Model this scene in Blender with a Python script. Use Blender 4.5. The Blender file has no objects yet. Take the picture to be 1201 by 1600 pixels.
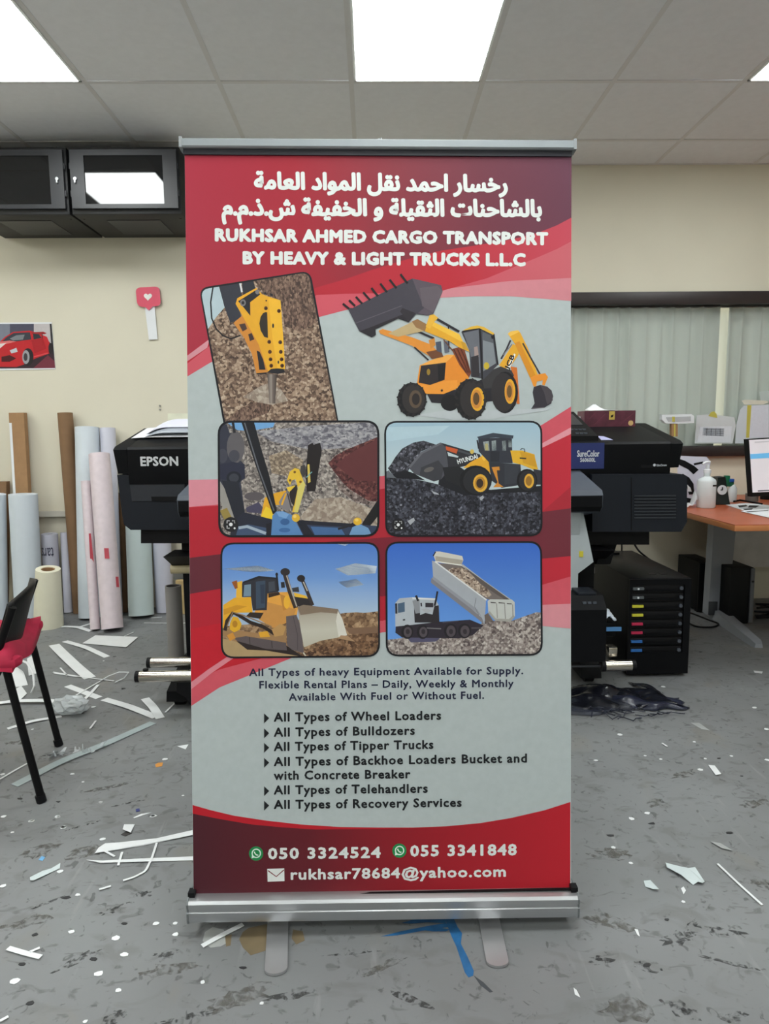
import bpy, bmesh, math, random
from mathutils import Vector, Matrix
from math import sin, cos, pi, radians, sqrt, atan2
random.seed(7)
SC = bpy.context.scene
COL = SC.collection
# ------------------------------------------------------------ camera
FPX = 1063.0; CAM = Vector((0, 0, 1.12))
yaw, pitch, roll = radians(1.0), radians(6.9), radians(0.6)
_f = Vector((sin(yaw)*cos(pitch), cos(yaw)*cos(pitch), -sin(pitch)))
_r = Vector((cos(yaw), -sin(yaw), 0)); _u = _r.cross(_f)
R_ = _r*cos(roll) - _u*sin(roll); U_ = _r*sin(roll) + _u*cos(roll)
cd = bpy.data.cameras.new('camera'); cam = bpy.data.objects.new('camera', cd); COL.objects.link(cam)
cd.sensor_fit = 'VERTICAL'; cd.sensor_height = 24.0; cd.lens = FPX/1600*24.0; cd.clip_start = 0.02
M = Matrix((R_, U_, -_f)).transposed().to_4x4(); M.translation = CAM
cam.matrix_world = M
SC.camera = cam
# ------------------------------------------------------------ world, exposure
w = bpy.data.worlds.new('daylight'); SC.world = w; w.use_nodes = True
w.node_tree.nodes['Background'].inputs[0].default_value = (0.95, 0.97, 0.9, 1)
w.node_tree.nodes['Background'].inputs[1].default_value = 1.7
SC.view_settings.view_transform = 'Standard'; SC.view_settings.look = 'None'
SC.view_settings.exposure = 0.0; SC.view_settings.gamma = 1.0
SC.view_settings.use_curve_mapping = False
PANEL = 17.5          # strength of the ceiling panels

# ------------------------------------------------------------ helpers
def ray(px, py): return _f + R_*((px-600.5)/FPX) - U_*((py-800)/FPX)
def P(px, py, Y):
    d = ray(px, py); return CAM + d*(Y/d.y)
def F(px, py, z=0.0):
    d = ray(px, py); return CAM + d*((z-CAM.z)/d.z)
def lin(c): c /= 255.0; return c/12.92 if c <= .04045 else ((c+.055)/1.055)**2.4
def rgb(c, g=1.0): return tuple(min(.92, lin(x)*g) for x in c) + (1,)
MATS = {}
def nodes(name):
    m = bpy.data.materials.new(name); m.use_nodes = True
    nt = m.node_tree; return m, nt, nt.nodes['Principled BSDF']
def add(nt, t, **kw):
    n = nt.nodes.new(t)
    for k, v in kw.items(): setattr(n, k, v)
    return n
def mat(name, c, rough=.6, metal=0, var=.08, scale=14, g=1.0, spec=.5, alpha=1, trans=0, emit=0, bump=0):
    if name in MATS: return MATS[name]
    m, nt, b = nodes(name); c = rgb(c, g)
    tc = add(nt, 'ShaderNodeTexCoord'); nz = add(nt, 'ShaderNodeTexNoise')
    nz.inputs['Scale'].default_value = scale; nz.inputs['Detail'].default_value = 4
    nt.links.new(tc.outputs['Object'], nz.inputs['Vector'])
    r = add(nt, 'ShaderNodeValToRGB'); e = r.color_ramp.elements
    e[0].position = .3; e[1].position = .7
    e[0].color = tuple(x*(1-var) for x in c[:3])+(1,); e[1].color = tuple(min(1, x*(1+var)) for x in c[:3])+(1,)
    nt.links.new(nz.outputs['Fac'], r.inputs['Fac']); nt.links.new(r.outputs['Color'], b.inputs['Base Color'])
    b.inputs['Roughness'].default_value = rough; b.inputs['Metallic'].default_value = metal
    b.inputs['Specular IOR Level'].default_value = spec; b.inputs['Alpha'].default_value = alpha
    b.inputs['Transmission Weight'].default_value = trans
    if emit:
        nt.links.new(r.outputs['Color'], b.inputs['Emission Color']); b.inputs['Emission Strength'].default_value = emit
    if bump:
        bp = add(nt, 'ShaderNodeBump'); bp.inputs['Strength'].default_value = bump; bp.inputs['Distance'].default_value = .002
        nt.links.new(nz.outputs['Fac'], bp.inputs['Height']); nt.links.new(bp.outputs['Normal'], b.inputs['Normal'])
    MATS[name] = m; return m

class MB:
    def __init__(s): s.v = []; s.f = []; s.m = []; s.mats = []
    def mi(s, m):
        if m is None: return 0
        if m not in s.mats: s.mats.append(m)
        return s.mats.index(m)
    def poly(s, pts, m=None):
        n = len(s.v); s.v += [tuple(p) for p in pts]; s.f.append(tuple(range(n, n+len(pts)))); s.m.append(s.mi(m)); return s
    def raw(s, vs, fs, m=None):
        n = len(s.v); k = s.mi(m); s.v += [tuple(p) for p in vs]
        for f in fs: s.f.append(tuple(n+i for i in f)); s.m.append(k)
        return s
    def hexa(s, p, m=None):      # p: 4 bottom, 4 top
        return s.raw(p, [(3,2,1,0),(4,5,6,7),(0,1,5,4),(1,2,6,5),(2,3,7,6),(3,0,4,7)], m)
    def box(s, x0, x1, y0, y1, z0, z1, m=None, bev=0):
        if bev <= 0:
            return s.hexa([(x0,y0,z0),(x1,y0,z0),(x1,y1,z0),(x0,y1,z0),(x0,y0,z1),(x1,y0,z1),(x1,y1,z1),(x0,y1,z1)], m)
        bm = bmesh.new(); bmesh.ops.create_cube(bm, size=1)
        for v in bm.verts: v.co = Vector(((x0+x1)/2+v.co.x*(x1-x0), (y0+y1)/2+v.co.y*(y1-y0), (z0+z1)/2+v.co.z*(z1-z0)))
        bmesh.ops.bevel(bm, geom=bm.edges[:], offset=bev, segments=2, affect='EDGES', profile=.5)
        bm.verts.index_update()
        s.raw([v.co.copy() for v in bm.verts], [[v.index for v in f.verts] for f in bm.faces], m); bm.free(); return s
    def prism(s, a, b, m=None):  # two congruent loops
        n = len(a); return s.raw(list(a)+list(b), [tuple(range(n-1,-1,-1)), tuple(range(n,2*n))]+[(i,(i+1)%n,n+(i+1)%n,n+i) for i in range(n)], m)
    def prx(s, prof, x0, x1, m=None):    # profile (y,z) along x
        return s.prism([(x0,y,z) for y,z in prof], [(x1,y,z) for y,z in prof], m)
    def pry(s, prof, y0, y1, m=None):    # profile (x,z) along y
        return s.prism([(x,y0,z) for x,z in prof], [(x,y1,z) for x,z in prof], m)
    def prz(s, prof, z0, z1, m=None):
        return s.prism([(x,y,z0) for x,y in prof], [(x,y,z1) for x,y in prof], m)
    def tube(s, pts, r, n=10, m=None, cap=True, r1=None):
        pts = [Vector(p) for p in pts]; k = len(pts); rings = []; up = None
        for i, p in enumerate(pts):
            t = (pts[min(i+1,k-1)]-pts[max(i-1,0)]).normalized()
            if up is None: up = Vector((0,0,1)) if abs(t.z) < .9 else Vector((0,1,0))
            a = t.cross(up).normalized(); b_ = a.cross(t); up = b_
            rr = r if r1 is None else r+(r1-r)*i/(k-1)
            rings.append([p+(a*cos(2*pi*j/n)+b_*sin(2*pi*j/n))*rr for j in range(n)])
        fs = [(i*n+j, i*n+(j+1)%n, (i+1)*n+(j+1)%n, (i+1)*n+j) for i in range(k-1) for j in range(n)]
        if cap: fs += [tuple(range(n-1,-1,-1)), tuple((k-1)*n+j for j in range(n))]
        return s.raw([q for g in rings for q in g], fs, m)
    def pipe(s, p0, p1, r, ri, n=24, m=None, r2=None, ri2=None):  # hollow tube with open ends
        p0 = Vector(p0); p1 = Vector(p1); t = (p1-p0).normalized()
        up = Vector((0,0,1)) if abs(t.z) < .9 else Vector((0,1,0)); a = t.cross(up).normalized(); b_ = a.cross(t)
        c = [(a*cos(2*pi*j/n)+b_*sin(2*pi*j/n)) for j in range(n)]
        vs = [p0+q*r for q in c]+[p1+q*(r2 or r) for q in c]+[p1+q*(ri2 or ri) for q in c]+[p0+q*ri for q in c]
        fs = []
        for k in range(4):
            for j in range(n): fs.append((k*n+j, k*n+(j+1)%n, ((k+1)%4)*n+(j+1)%n, ((k+1)%4)*n+j))
        return s.raw(vs, fs, m)
    def lathe(s, base, prof, n=20, m=None):   # prof (r,z) around vertical axis
        bx, by, bz = base; vs = [(bx+r*cos(2*pi*j/n), by+r*sin(2*pi*j/n), bz+z) for r, z in prof for j in range(n)]
        k = len(prof); fs = [(i*n+j, i*n+(j+1)%n, (i+1)*n+(j+1)%n, (i+1)*n+j) for i in range(k-1) for j in range(n)]
        fs += [tuple(range(n-1,-1,-1)), tuple((k-1)*n+j for j in range(n))]
        return s.raw(vs, fs, m)
    def grid(s, fn, nu, nv, m=None):
        vs = [fn(i/nu, j/nv) for j in range(nv+1) for i in range(nu+1)]
        return s.raw(vs, [(j*(nu+1)+i, j*(nu+1)+i+1, (j+1)*(nu+1)+i+1, (j+1)*(nu+1)+i) for j in range(nv) for i in range(nu)], m)

ORG = {}
def obj(name, mb, m=None, parent=None, smooth=False, solid=0, label=None):
    if parent is not None: o0 = ORG[parent.name]
    else:
        xs = [p[0] for p in mb.v]; ys = [p[1] for p in mb.v]; zs = [p[2] for p in mb.v]
        o0 = Vector(((min(xs)+max(xs))/2, (min(ys)+max(ys))/2, min(zs)))
    me = bpy.data.meshes.new(name)
    me.from_pydata([(p[0]-o0.x, p[1]-o0.y, p[2]-o0.z) for p in mb.v], [], mb.f)
    ms = list(mb.mats)
    if ms:
        for q in ms: me.materials.append(q)
        me.polygons.foreach_set('material_index', mb.m)
    elif m: me.materials.append(m)
    bm = bmesh.new(); bm.from_mesh(me)
    if solid != 'flat': bmesh.ops.recalc_face_normals(bm, faces=bm.faces[:])
    bm.to_mesh(me); bm.free()
    if smooth:
        me.polygons.foreach_set('use_smooth', [True]*len(me.polygons))
        try: me.set_sharp_from_angle(angle=radians(smooth if smooth > 1 else 35))
        except Exception: pass
    o = bpy.data.objects.new(name, me); COL.objects.link(o)
    if parent is not None: o.parent = parent
    else: o.location = o0
    ORG[o.name] = o0
    if isinstance(solid, float) and solid > 0:
        md = o.modifiers.new('thickness', 'SOLIDIFY'); md.thickness = solid; md.offset = 1
    if label: o['label'] = label
    return o
def tag(o, label, cat, group=None):
    o['label'] = label; o['category'] = cat
    if group: o['group'] = group
    return o
def thing(name, loc, label, cat, group=None):
    o = bpy.data.objects.new(name, None); COL.objects.link(o); o.location = loc; o.empty_display_size = .1
    ORG[o.name] = Vector(loc); return tag(o, label, cat, group)
def struct(o): o['kind'] = 'structure'; return o

# ------------------------------------------------------------ text (built-in font, glyph by glyph)
GL = {}
def _mesh_of(s, off, shear=0):
    c = bpy.data.curves.new('t', 'FONT'); c.body = s; c.resolution_u = 2; c.offset = off; c.shear = shear
    o = bpy.data.objects.new('t', c); COL.objects.link(o)
    dg = bpy.context.evaluated_depsgraph_get(); dg.update()
    me = bpy.data.meshes.new_from_object(o.evaluated_get(dg))
    vs = [(v.co.x, v.co.y) for v in me.vertices]; fs = [tuple(p.vertices) for p in me.polygons]
    bpy.data.objects.remove(o); bpy.data.curves.remove(c); bpy.data.meshes.remove(me)
    return vs, fs
_bar = {}
def glyph(ch, off=0.0):
    k = (ch, off)
    if k in GL: return GL[k]
    if ch == ' ':
        b0 = _mesh_of('||', off)[0]; b1 = _mesh_of('| |', off)[0]
        GL[k] = ([], [], max(v[0] for v in b1)-max(v[0] for v in b0)); return GL[k]
    if off not in _bar: _bar[off] = max(v[0] for v in _mesh_of('|', off)[0])
    vs, fs = ([], []) if ch == ' ' else _mesh_of(ch, off)
    two = _mesh_of(ch+'|', off)[0]
    GL[k] = (vs, fs, max(v[0] for v in two)-_bar[off]); return GL[k]
def text2d(s, off=.02, track=0.0):
    x = 0; V = []; Fc = []
    for ch in s:
        vs, fs, adv = glyph(ch, off); n = len(V)
        V += [(a+x, b) for a, b in vs]; Fc += [tuple(n+i for i in f) for f in fs]; x += adv+track
    x0 = min(v[0] for v in V); x1 = max(v[0] for v in V)
    return [((a-x0)/(x1-x0), b) for a, b in V], Fc, x1-x0
def text_on(mb, s, A, Bp, cap, m, off=.02, track=0.0, nrm=Vector((0,0,0)), upv=None):
    """text from A to B (3-D baseline ends); cap = 3-D cap height; nrm lifts off the surface"""
    V, Fc, wd = text2d(s, 0.0, track); ex = Bp-A
    if off <= 0:
        mb.raw([A+ex*u+upv*(v/.685*cap)+nrm for u, v in V], Fc, m); return
    n = 8; r = off/.685*cap; e = ex.normalized()          # heavier weight: the outline dilated by r
    A = A+e*r; ex = ex-e*2*r
    for i in range(n):
        d = e*(r*cos(2*pi*i/n))+upv*(r*sin(2*pi*i/n))+e.cross(upv)*(i*1.5e-5)
        mb.raw([A+d+ex*u+upv*(v/.685*cap)+nrm for u, v in V], Fc, m)

# ------------------------------------------------------------ flat print on a plane
def clip(sub, con):
    """Sutherland-Hodgman, con convex (any winding)"""
    ar = sum(con[i][0]*con[(i+1)%len(con)][1]-con[(i+1)%len(con)][0]*con[i][1] for i in range(len(con)))
    sg = 1 if ar > 0 else -1; out = list(sub)
    for i in range(len(con)):
        a = con[i]; b = con[(i+1)%len(con)]; inp = out; out = []
        def sd(p): return sg*((b[0]-a[0])*(p[1]-a[1])-(b[1]-a[1])*(p[0]-a[0]))
        for j in range(len(inp)):
            p = inp[j]; q = inp[(j+1)%len(inp)]; dp = sd(p); dq = sd(q)
            if dp >= 0: out.append(p)
            if dp*dq < 0:
                t = dp/(dp-dq); out.append((p[0]+(q[0]-p[0])*t, p[1]+(q[1]-p[1])*t))
        if not out: return []
    return out
def rpoly(c, r, n=6):
    out = []; k = len(c)
    for i in range(k):
        p = Vector(c[i]); a = Vector(c[i-1])-p; b = Vector(c[(i+1)%k])-p
        ri = r[i] if isinstance(r, (list, tuple)) else r
        if ri <= 0: out.append(tuple(p)); continue
        s0 = p+a.normalized()*ri; s1 = p+b.normalized()*ri
        for j in range(n+1):
            t = j/n; q = s0*(1-t)**2+p*2*t*(1-t)+s1*t*t; out.append(tuple(q))
    return out
class Print:
    """collects flat ink shapes given in photo pixels on the plane (o, n)"""
    def __init__(s, o, n, lift=.0003, step=.00001):
        s.o = o; s.n = n; s.lift = lift; s.step = step; s.lay = 0; s.mb = MB(); s.T = (0, 0, 1); s.con = None
    def q(s, px, py):
        d = ray(px, py); t = (s.o-CAM).dot(s.n)/d.dot(s.n); return CAM+d*t
    def px(s, p): x0, y0, k = s.T; return (x0+p[0]/k, y0+p[1]/k)
    def poly(s, pts, m, up=True):
        if s.con: pts = clip(pts, s.con)
        if len(pts) < 3: return
        if up: s.lay += 1
        k = s.n*(s.lift+s.step*s.lay)
        s.mb.poly([s.q(*s.px(p))+k for p in pts], m)
    def ell(s, cx, cy, rx, ry, m, rot=0, n=20, up=True):
        c, d = cos(rot), sin(rot)
        s.poly([(cx+rx*cos(t)*c-ry*sin(t)*d, cy+rx*cos(t)*d+ry*sin(t)*c) for t in [2*pi*i/n for i in range(n)]], m, up)
    def line(s, pts, wd, m, up=True):
        if up: s.lay += 1
        L = []; Rr = []
        for i, p in enumerate(pts):
            a = Vector(pts[max(i-1,0)]); b = Vector(pts[min(i+1,len(pts)-1)]); t = (b-a).normalized(); nn = Vector((-t.y, t.x))*wd/2
            L.append(tuple(Vector(p)+nn)); Rr.append(tuple(Vector(p)-nn))
        for i in range(len(pts)-1): s.poly([L[i], L[i+1], Rr[i+1], Rr[i]], m, False)
    def ring(s, outer, inner, m):
        s.lay += 1; k = s.n*(s.lift+s.step*s.lay); n = len(outer)
        vs = [s.q(*s.px(p))+k for p in outer]+[s.q(*s.px(p))+k for p in inner]
        s.mb.raw(vs, [(i, (i+1)%n, n+(i+1)%n, n+i) for i in range(n)], m)
    def text(s, t, a, b, cap, m, off=.02, track=0):
        s.lay += 1; A = s.q(*s.px(a)); B_ = s.q(*s.px(b)); ex = (B_-A)
        up = s.n.cross(ex).normalized()
        if up.z < 0: up = -up
        sc = ex.length/((Vector(s.px(b))-Vector(s.px(a))).length)
        text_on(s.mb, t, A, B_, cap/s.T[2]*sc, m, off, track, s.n*(s.lift+s.step*s.lay), up)
    def done(s, name, parent, label=None): return obj(name, s.mb, None, parent, solid='flat', label=label)
INKG = 1.0
def ink(c, rough=.55):
    k = 'ink_%d_%d_%d' % tuple(c)
    return mat(k, c, rough, var=.03, scale=60, g=INKG, spec=.3)
def grad(name, stops, p0, p1, rough=.5):
    """print ink running through colours between two world points"""
    if name in MATS: return MATS[name]
    m, nt, b = nodes(name); g = add(nt, 'ShaderNodeNewGeometry'); d = add(nt, 'ShaderNodeVectorMath', operation='SUBTRACT')
    tc = add(nt, 'ShaderNodeTexCoord')
    nt.links.new(tc.outputs['Object'], d.inputs[0]); d.inputs[1].default_value = p0
    dd = add(nt, 'ShaderNodeVectorMath', operation='DOT_PRODUCT'); v = Vector(p1)-Vector(p0)
    nt.links.new(d.outputs[0], dd.inputs[0]); dd.inputs[1].default_value = v/v.length_squared
    r = add(nt, 'ShaderNodeValToRGB'); e = r.color_ramp.elements
    while len(e) < len(stops): e.new(.5)
    for i, (pos, c) in enumerate(stops): e[i].position = pos; e[i].color = rgb(c, INKG)
    nt.links.new(dd.outputs['Value'], r.inputs['Fac']); nt.links.new(r.outputs['Color'], b.inputs['Base Color'])
    b.inputs['Roughness'].default_value = rough; b.inputs['Specular IOR Level'].default_value = .3
    nt.nodes.remove(g); MATS[name] = m; return m
def rubble(name, stops, scale, stretch=(1,1,1), rough=.6, soft=.45):
    """printed stones: cells of random tone over broad noise"""
    if name in MATS: return MATS[name]
    m, nt, b = nodes(name); tc = add(nt, 'ShaderNodeTexCoord'); mp = add(nt, 'ShaderNodeMapping'); mp.inputs['Scale'].default_value = stretch
    nz0 = add(nt, 'ShaderNodeTexNoise'); nz0.inputs['Scale'].default_value = scale*.6; nz0.inputs['Detail'].default_value = 3
    mixv = add(nt, 'ShaderNodeMixRGB'); mixv.inputs[0].default_value = .006
    vo = add(nt, 'ShaderNodeTexVoronoi'); vo.inputs['Scale'].default_value = scale
    nz = add(nt, 'ShaderNodeTexNoise'); nz.inputs['Scale'].default_value = scale*.22; nz.inputs['Detail'].default_value = 5
    nt.links.new(tc.outputs['Object'], mp.inputs['Vector']); nt.links.new(mp.outputs[0], nz0.inputs['Vector'])
    nt.links.new(mp.outputs[0], mixv.inputs[1]); nt.links.new(nz0.outputs['Color'], mixv.inputs[2])
    nt.links.new(mixv.outputs[0], vo.inputs['Vector']); nt.links.new(mp.outputs[0], nz.inputs['Vector'])
    sp = add(nt, 'ShaderNodeSeparateColor'); nt.links.new(vo.outputs['Color'], sp.inputs[0])
    mx = add(nt, 'ShaderNodeMixRGB'); mx.inputs[0].default_value = soft
    nt.links.new(sp.outputs[0], mx.inputs[1]); nt.links.new(nz.outputs['Fac'], mx.inputs[2])
    mu = add(nt, 'ShaderNodeMath', operation='SUBTRACT'); m2 = add(nt, 'ShaderNodeMath', operation='MULTIPLY')
    m2.inputs[1].default_value = .0; nt.links.new(vo.outputs['Distance'], m2.inputs[0])
    m2.inputs[1].default_value = .16; nt.links.new(mx.outputs[0], mu.inputs[0]); nt.links.new(m2.outputs[0], mu.inputs[1])
    r = add(nt, 'ShaderNodeValToRGB'); e = r.color_ramp.elements
    while len(e) < len(stops): e.new(.5)
    for i, (pos, c) in enumerate(stops): e[i].position = pos; e[i].color = rgb(c, INKG)
    nt.links.new(mu.outputs[0], r.inputs['Fac']); nt.links.new(r.outputs['Color'], b.inputs['Base Color'])
    b.inputs['Roughness'].default_value = rough; b.inputs['Specular IOR Level'].default_value = .3
    MATS[name] = m; return m
# ------------------------------------------------------------ room
YW = 4.30; ZC = 2.692; XL, XR, YF = -3.67, 4.13, -5.0
WALL = mat('cream_paint', (216,210,192), .75, var=.02, scale=3)
TILE = mat('ceiling_tile_white', (236,238,243), .9, var=.02, scale=30)
TBAR = mat('ceiling_bar', (222,222,224), .5, var=.02)
DARKW = mat('dark_brown_frame', (40,30,30), .45, var=.15)
def floor_mat():
    m, nt, b = nodes('worn_concrete'); tc = add(nt, 'ShaderNodeTexCoord'); L = nt.links.new
    def noise(s, d=5, st=None, dist=0):
        n = add(nt, 'ShaderNodeTexNoise'); n.inputs['Scale'].default_value = s; n.inputs['Detail'].default_value = d; n.inputs['Distortion'].default_value = dist
        if st:
            mp = add(nt, 'ShaderNodeMapping'); mp.inputs['Scale'].default_value = st[:3]; mp.inputs['Rotation'].default_value[2] = st[3]
            L(tc.outputs['Object'], mp.inputs['Vector']); L(mp.outputs[0], n.inputs['Vector'])
        else: L(tc.outputs['Object'], n.inputs['Vector'])
        return n
    def ramp(src, stops):
        r = add(nt, 'ShaderNodeValToRGB'); e = r.color_ramp.elements
        while len(e) < len(stops): e.new(.5)
        for i, (p, c) in enumerate(stops): e[i].position = p; e[i].color = c if len(c) == 4 else c+(1,)
        L(src, r.inputs['Fac']); return r
    def mix(f, a, c, t='MIX'):
        x = add(nt, 'ShaderNodeMixRGB', blend_type=t)
        if isinstance(f, float): x.inputs[0].default_value = f
        else: L(f, x.inputs[0])
        L(a, x.inputs[1])
        if isinstance(c, tuple): x.inputs[2].default_value = c
        else: L(c, x.inputs[2])
        return x.outputs[0]
    base = ramp(noise(1.6, 6).outputs['Fac'], [(.3, rgb((114,115,116))), (.7, rgb((130,132,134)))]).outputs[0]
    W = (1,1,1); K = (0,0,0)
    c = mix(ramp(noise(9, 6, (1,1.5,1,.5), .8).outputs['Fac'], [(.55, K), (.66, (.5,)*3)]).outputs[0], base, rgb((106,106,105)))
    c = mix(ramp(noise(3.3, 6, (1.4,1,1,1.1), .4).outputs['Fac'], [(.60, K), (.68, (.5,)*3)]).outputs[0], c, rgb((124,121,115)))
    c = mix(ramp(noise(15, 4, (1,1.7,1,-.7), 1.4).outputs['Fac'], [(.60, K), (.68, (.6,)*3)]).outputs[0], c, rgb((84,84,84)))
    c = mix(ramp(noise(34, 3, (1.3,1,1,.2), .8).outputs['Fac'], [(.64, K), (.70, (.65,)*3)]).outputs[0], c, rgb((70,70,71)))
    c = mix(ramp(noise(7, 5, (4,.6,1,.9), .3).outputs['Fac'], [(.64, K), (.72, (.35,)*3)]).outputs[0], c, rgb((150,151,151)))
    L(c, b.inputs['Base Color'])
    L(ramp(noise(4).outputs['Fac'], [(.3, (.38,)*3), (.7, (.6,)*3)]).outputs[0], b.inputs['Roughness'])
    b.inputs['Specular IOR Level'].default_value = .35
    bp = add(nt, 'ShaderNodeBump'); bp.inputs['Strength'].default_value = .15; bp.inputs['Distance'].default_value = .003
    L(noise(40).outputs['Fac'], bp.inputs['Height']); L(bp.outputs[0], b.inputs['Normal'])
    return m
fl = struct(obj('floor', MB().box(XL, XR, YF, YW, -.1, 0), floor_mat()))
fl.location = (0,0,0)
for v in fl.data.vertices: v.co.x += (XL+XR)/2; v.co.y += (YF+YW)/2; v.co.z -= .1
ORG[fl.name] = Vector((0,0,0))
ce = struct(obj('ceiling', MB().box(XL, XR, YF, YW, ZC+.12, ZC+.22), TILE))
X0, Y0, S, SY = -1.273, 3.311, .6, .64
lights = [(c, r) for c in (-1, 2, 5, -4) for r in (-1, -4, -7, -10)]
tile_me = None
cols = range(-4, 9); rows = range(-13, 2)
for i in cols:
    for j in rows:
        xa = X0+S*i; ya = Y0+SY*j; xb = min(xa+S, XR); yb = min(ya+SY, YW); ya = max(ya, YF); xa = max(xa, XL)
        if (i, j) in lights or xb-xa < .05 or yb-ya < .05: continue
        if xb-xa > .59 and yb-ya > .63 and tile_me:
            o = bpy.data.objects.new('ceiling_tile', tile_me); COL.objects.link(o); o.parent = ce
            o.location = (xa-tx, ya-ty, 0)
        else:
            t = obj('ceiling_tile', MB().box(xa+.008, xb-.008, ya+.008, yb-.008, ZC, ZC+.015), TILE, ce)
            if xb-xa > .59 and yb-ya > .63: tile_me = t.data; tx, ty = xa, ya
for i in cols:
    x = X0+S*i
    if XL+.02 < x < XR-.02: obj('grid_bar', MB().box(x-.011, x+.011, YF, YW, ZC-.0015, ZC+.02), TBAR, ce)
for j in rows:
    y = Y0+SY*j
    if YF+.02 < y < YW-.02: obj('grid_bar', MB().box(XL, XR, y-.011, y+.011, ZC-.001, ZC+.02), TBAR, ce)
obj('edge_bar', MB().box(XL, XR, YW-.02, YW, ZC-.002, ZC+.02), TBAR, ce)
DIFF, nt, b = nodes('panel_diffuser'); nz = add(nt, 'ShaderNodeTexNoise'); nz.inputs['Scale'].default_value = 3
b.inputs['Base Color'].default_value = (.9,.9,.9,1); b.inputs['Emission Color'].default_value = (.955,1,.985,1); b.inputs['Emission Strength'].default_value = PANEL
FRM = mat('panel_frame', (235,238,238), .4, var=.02)
for (i, j) in lights:
    xa = X0+S*i+.012; ya = Y0+SY*j+.012; xb = xa+S-.024; yb = ya+SY-.024
    nm = {2: 'middle', -1: 'left', 5: 'right', -4: 'far left'}[i]
    rw = {-1: 'nearest the back wall', -4: 'above the banner front', -7: 'second from the front wall', -10: 'nearest the front wall'}[j]
    t = thing('ceiling_light', (xa, ya, ZC), 'white ceiling panel light, %s one of the row %s' % (nm, rw), 'ceiling light', 'square ceiling panel lights')
    m = MB()
    for a in ((xa,xb,ya,ya+.012), (xa,xb,yb-.012,yb), (xa,xa+.012,ya,yb), (xb-.012,xb,ya,yb)): m.box(*a, ZC-.006, ZC+.03)
    obj('light_frame', m, FRM, t)
    obj('diffuser', MB().box(xa+.012, xb-.012, ya+.012, yb-.012, ZC-.007, ZC+.02), DIFF, t)
# walls: the back wall has the long window opening
WX0, WX1 = 1.02, 3.6
ZT = P(1050,477,YW).z; ZB = P(1100,697,YW).z      # opening
m = MB().box(XL-.1, WX0, YW, YW+.12, 0, ZC+.22).box(WX1, XR+.1, YW, YW+.12, 0, ZC+.22)
m.box(WX0, WX1, YW, YW+.12, 0, ZB).box(WX0, WX1, YW, YW+.12, ZT, ZC+.22)
struct(obj('wall_back', m, WALL))
struct(obj('wall_left', MB().box(XL-.1, XL, YF, YW, 0, ZC+.22), WALL))
struct(obj('wall_right', MB().box(XR, XR+.1, YF, YW, 0, ZC+.22), WALL))
struct(obj('wall_front', MB().box(XL-.1, XR+.1, YF-.1, YF, 0, ZC+.22), WALL))
# window
win = bpy.data.objects.new('window_1', None); COL.objects.link(win); win.location = ((WX0+WX1)/2, YW, ZB); ORG['window_1'] = Vector(win.location); struct(win)
hT = P(1050,457,YW).z-ZT; hB = ZB-P(1100,713,YW-.03).z
obj('window_frame', MB().box(WX0-.06, WX1+.06, YW-.035, YW+.1, ZT, ZT+hT, bev=.006), DARKW, win, 1)
obj('window_sill', MB().box(WX0-.06, WX1+.06, YW-.05, YW+.1, ZB-hB, ZB, bev=.006), DARKW, win, 1)
obj('window_frame', MB().box(WX0-.06, WX0, YW-.035, YW+.1, ZB, ZT, bev=.005), DARKW, win, 1)
obj('window_frame', MB().box(WX1, WX1+.06, YW-.035, YW+.1, ZB, ZT, bev=.005), DARKW, win, 1)
GLASS = mat('window_glass', (240,250,245), .02, var=.0, alpha=.10, spec=.5)
obj('window_pane', MB().box(WX0, WX1, YW+.03, YW+.036, ZB, ZT), GLASS, win)
# curtains behind the glass
CURT, nt, b = nodes('curtain_cloth'); nz = add(nt, 'ShaderNodeTexNoise'); nz.inputs['Scale'].default_value = 40
r = add(nt, 'ShaderNodeValToRGB'); r.color_ramp.elements[0].color = rgb((168,176,168)); r.color_ramp.elements[1].color = rgb((182,189,180))
tr = add(nt, 'ShaderNodeBsdfTranslucent'); mx = add(nt, 'ShaderNodeMixShader'); mx.inputs[0].default_value = .12
nt.links.new(nz.outputs['Fac'], r.inputs['Fac']); nt.links.new(r.outputs[0], b.inputs['Base Color']); nt.links.new(r.outputs[0], tr.inputs[0])
b.inputs['Roughness'].default_value = .9
nt.links.new(b.outputs[0], mx.inputs[1]); nt.links.new(tr.outputs[0], mx.inputs[2]); nt.links.new(mx.outputs[0], nt.nodes['Material Output'].inputs[0])
def curtain(x0, x1, y, seed, label):
    rn = random.Random(seed); n = int((x1-x0)/.09); ph = [rn.uniform(-.8, .8) for _ in range(n+3)]; am = [rn.uniform(.5, 1.2) for _ in range(n+3)]
    def fn(u, v):
        t = u*n; k = int(t); fr = t-k; sm = fr*fr*(3-2*fr)
        a = am[k]*(1-sm)+am[k+1]*sm; p = ph[k]*(1-sm)+ph[k+1]*sm
        s = 2*abs(sin(pi*t+p*.5))**.8-1.2
        dy = .03*a*s*(.75+.25*v)
        return (x0+(x1-x0)*u+.01*sin(2*pi*t*.5+p)*(1-v), y+dy, ZB-.05+(ZT-ZB+.1)*v)
    o = obj('curtain', MB().grid(fn, n*14, 8), CURT, None, 180)
    tag(o, label, 'curtain'); return o
cx = P(1117,560,YW+.085).x; cx2 = P(1131,560,YW+.12).x
curtain(WX0-.03, cx, YW+.085, 3, 'long pale grey curtain hanging left of the bright slit')
curtain(cx2, WX1+.02, YW+.10, 8, 'pale grey curtain hanging right of the bright slit')
CURT_LIT = CURT.copy(); CURT_LIT.name = 'curtain_cloth_lit'; CURT_LIT.node_tree.nodes['Mix Shader'].inputs[0].default_value = .27
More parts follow.
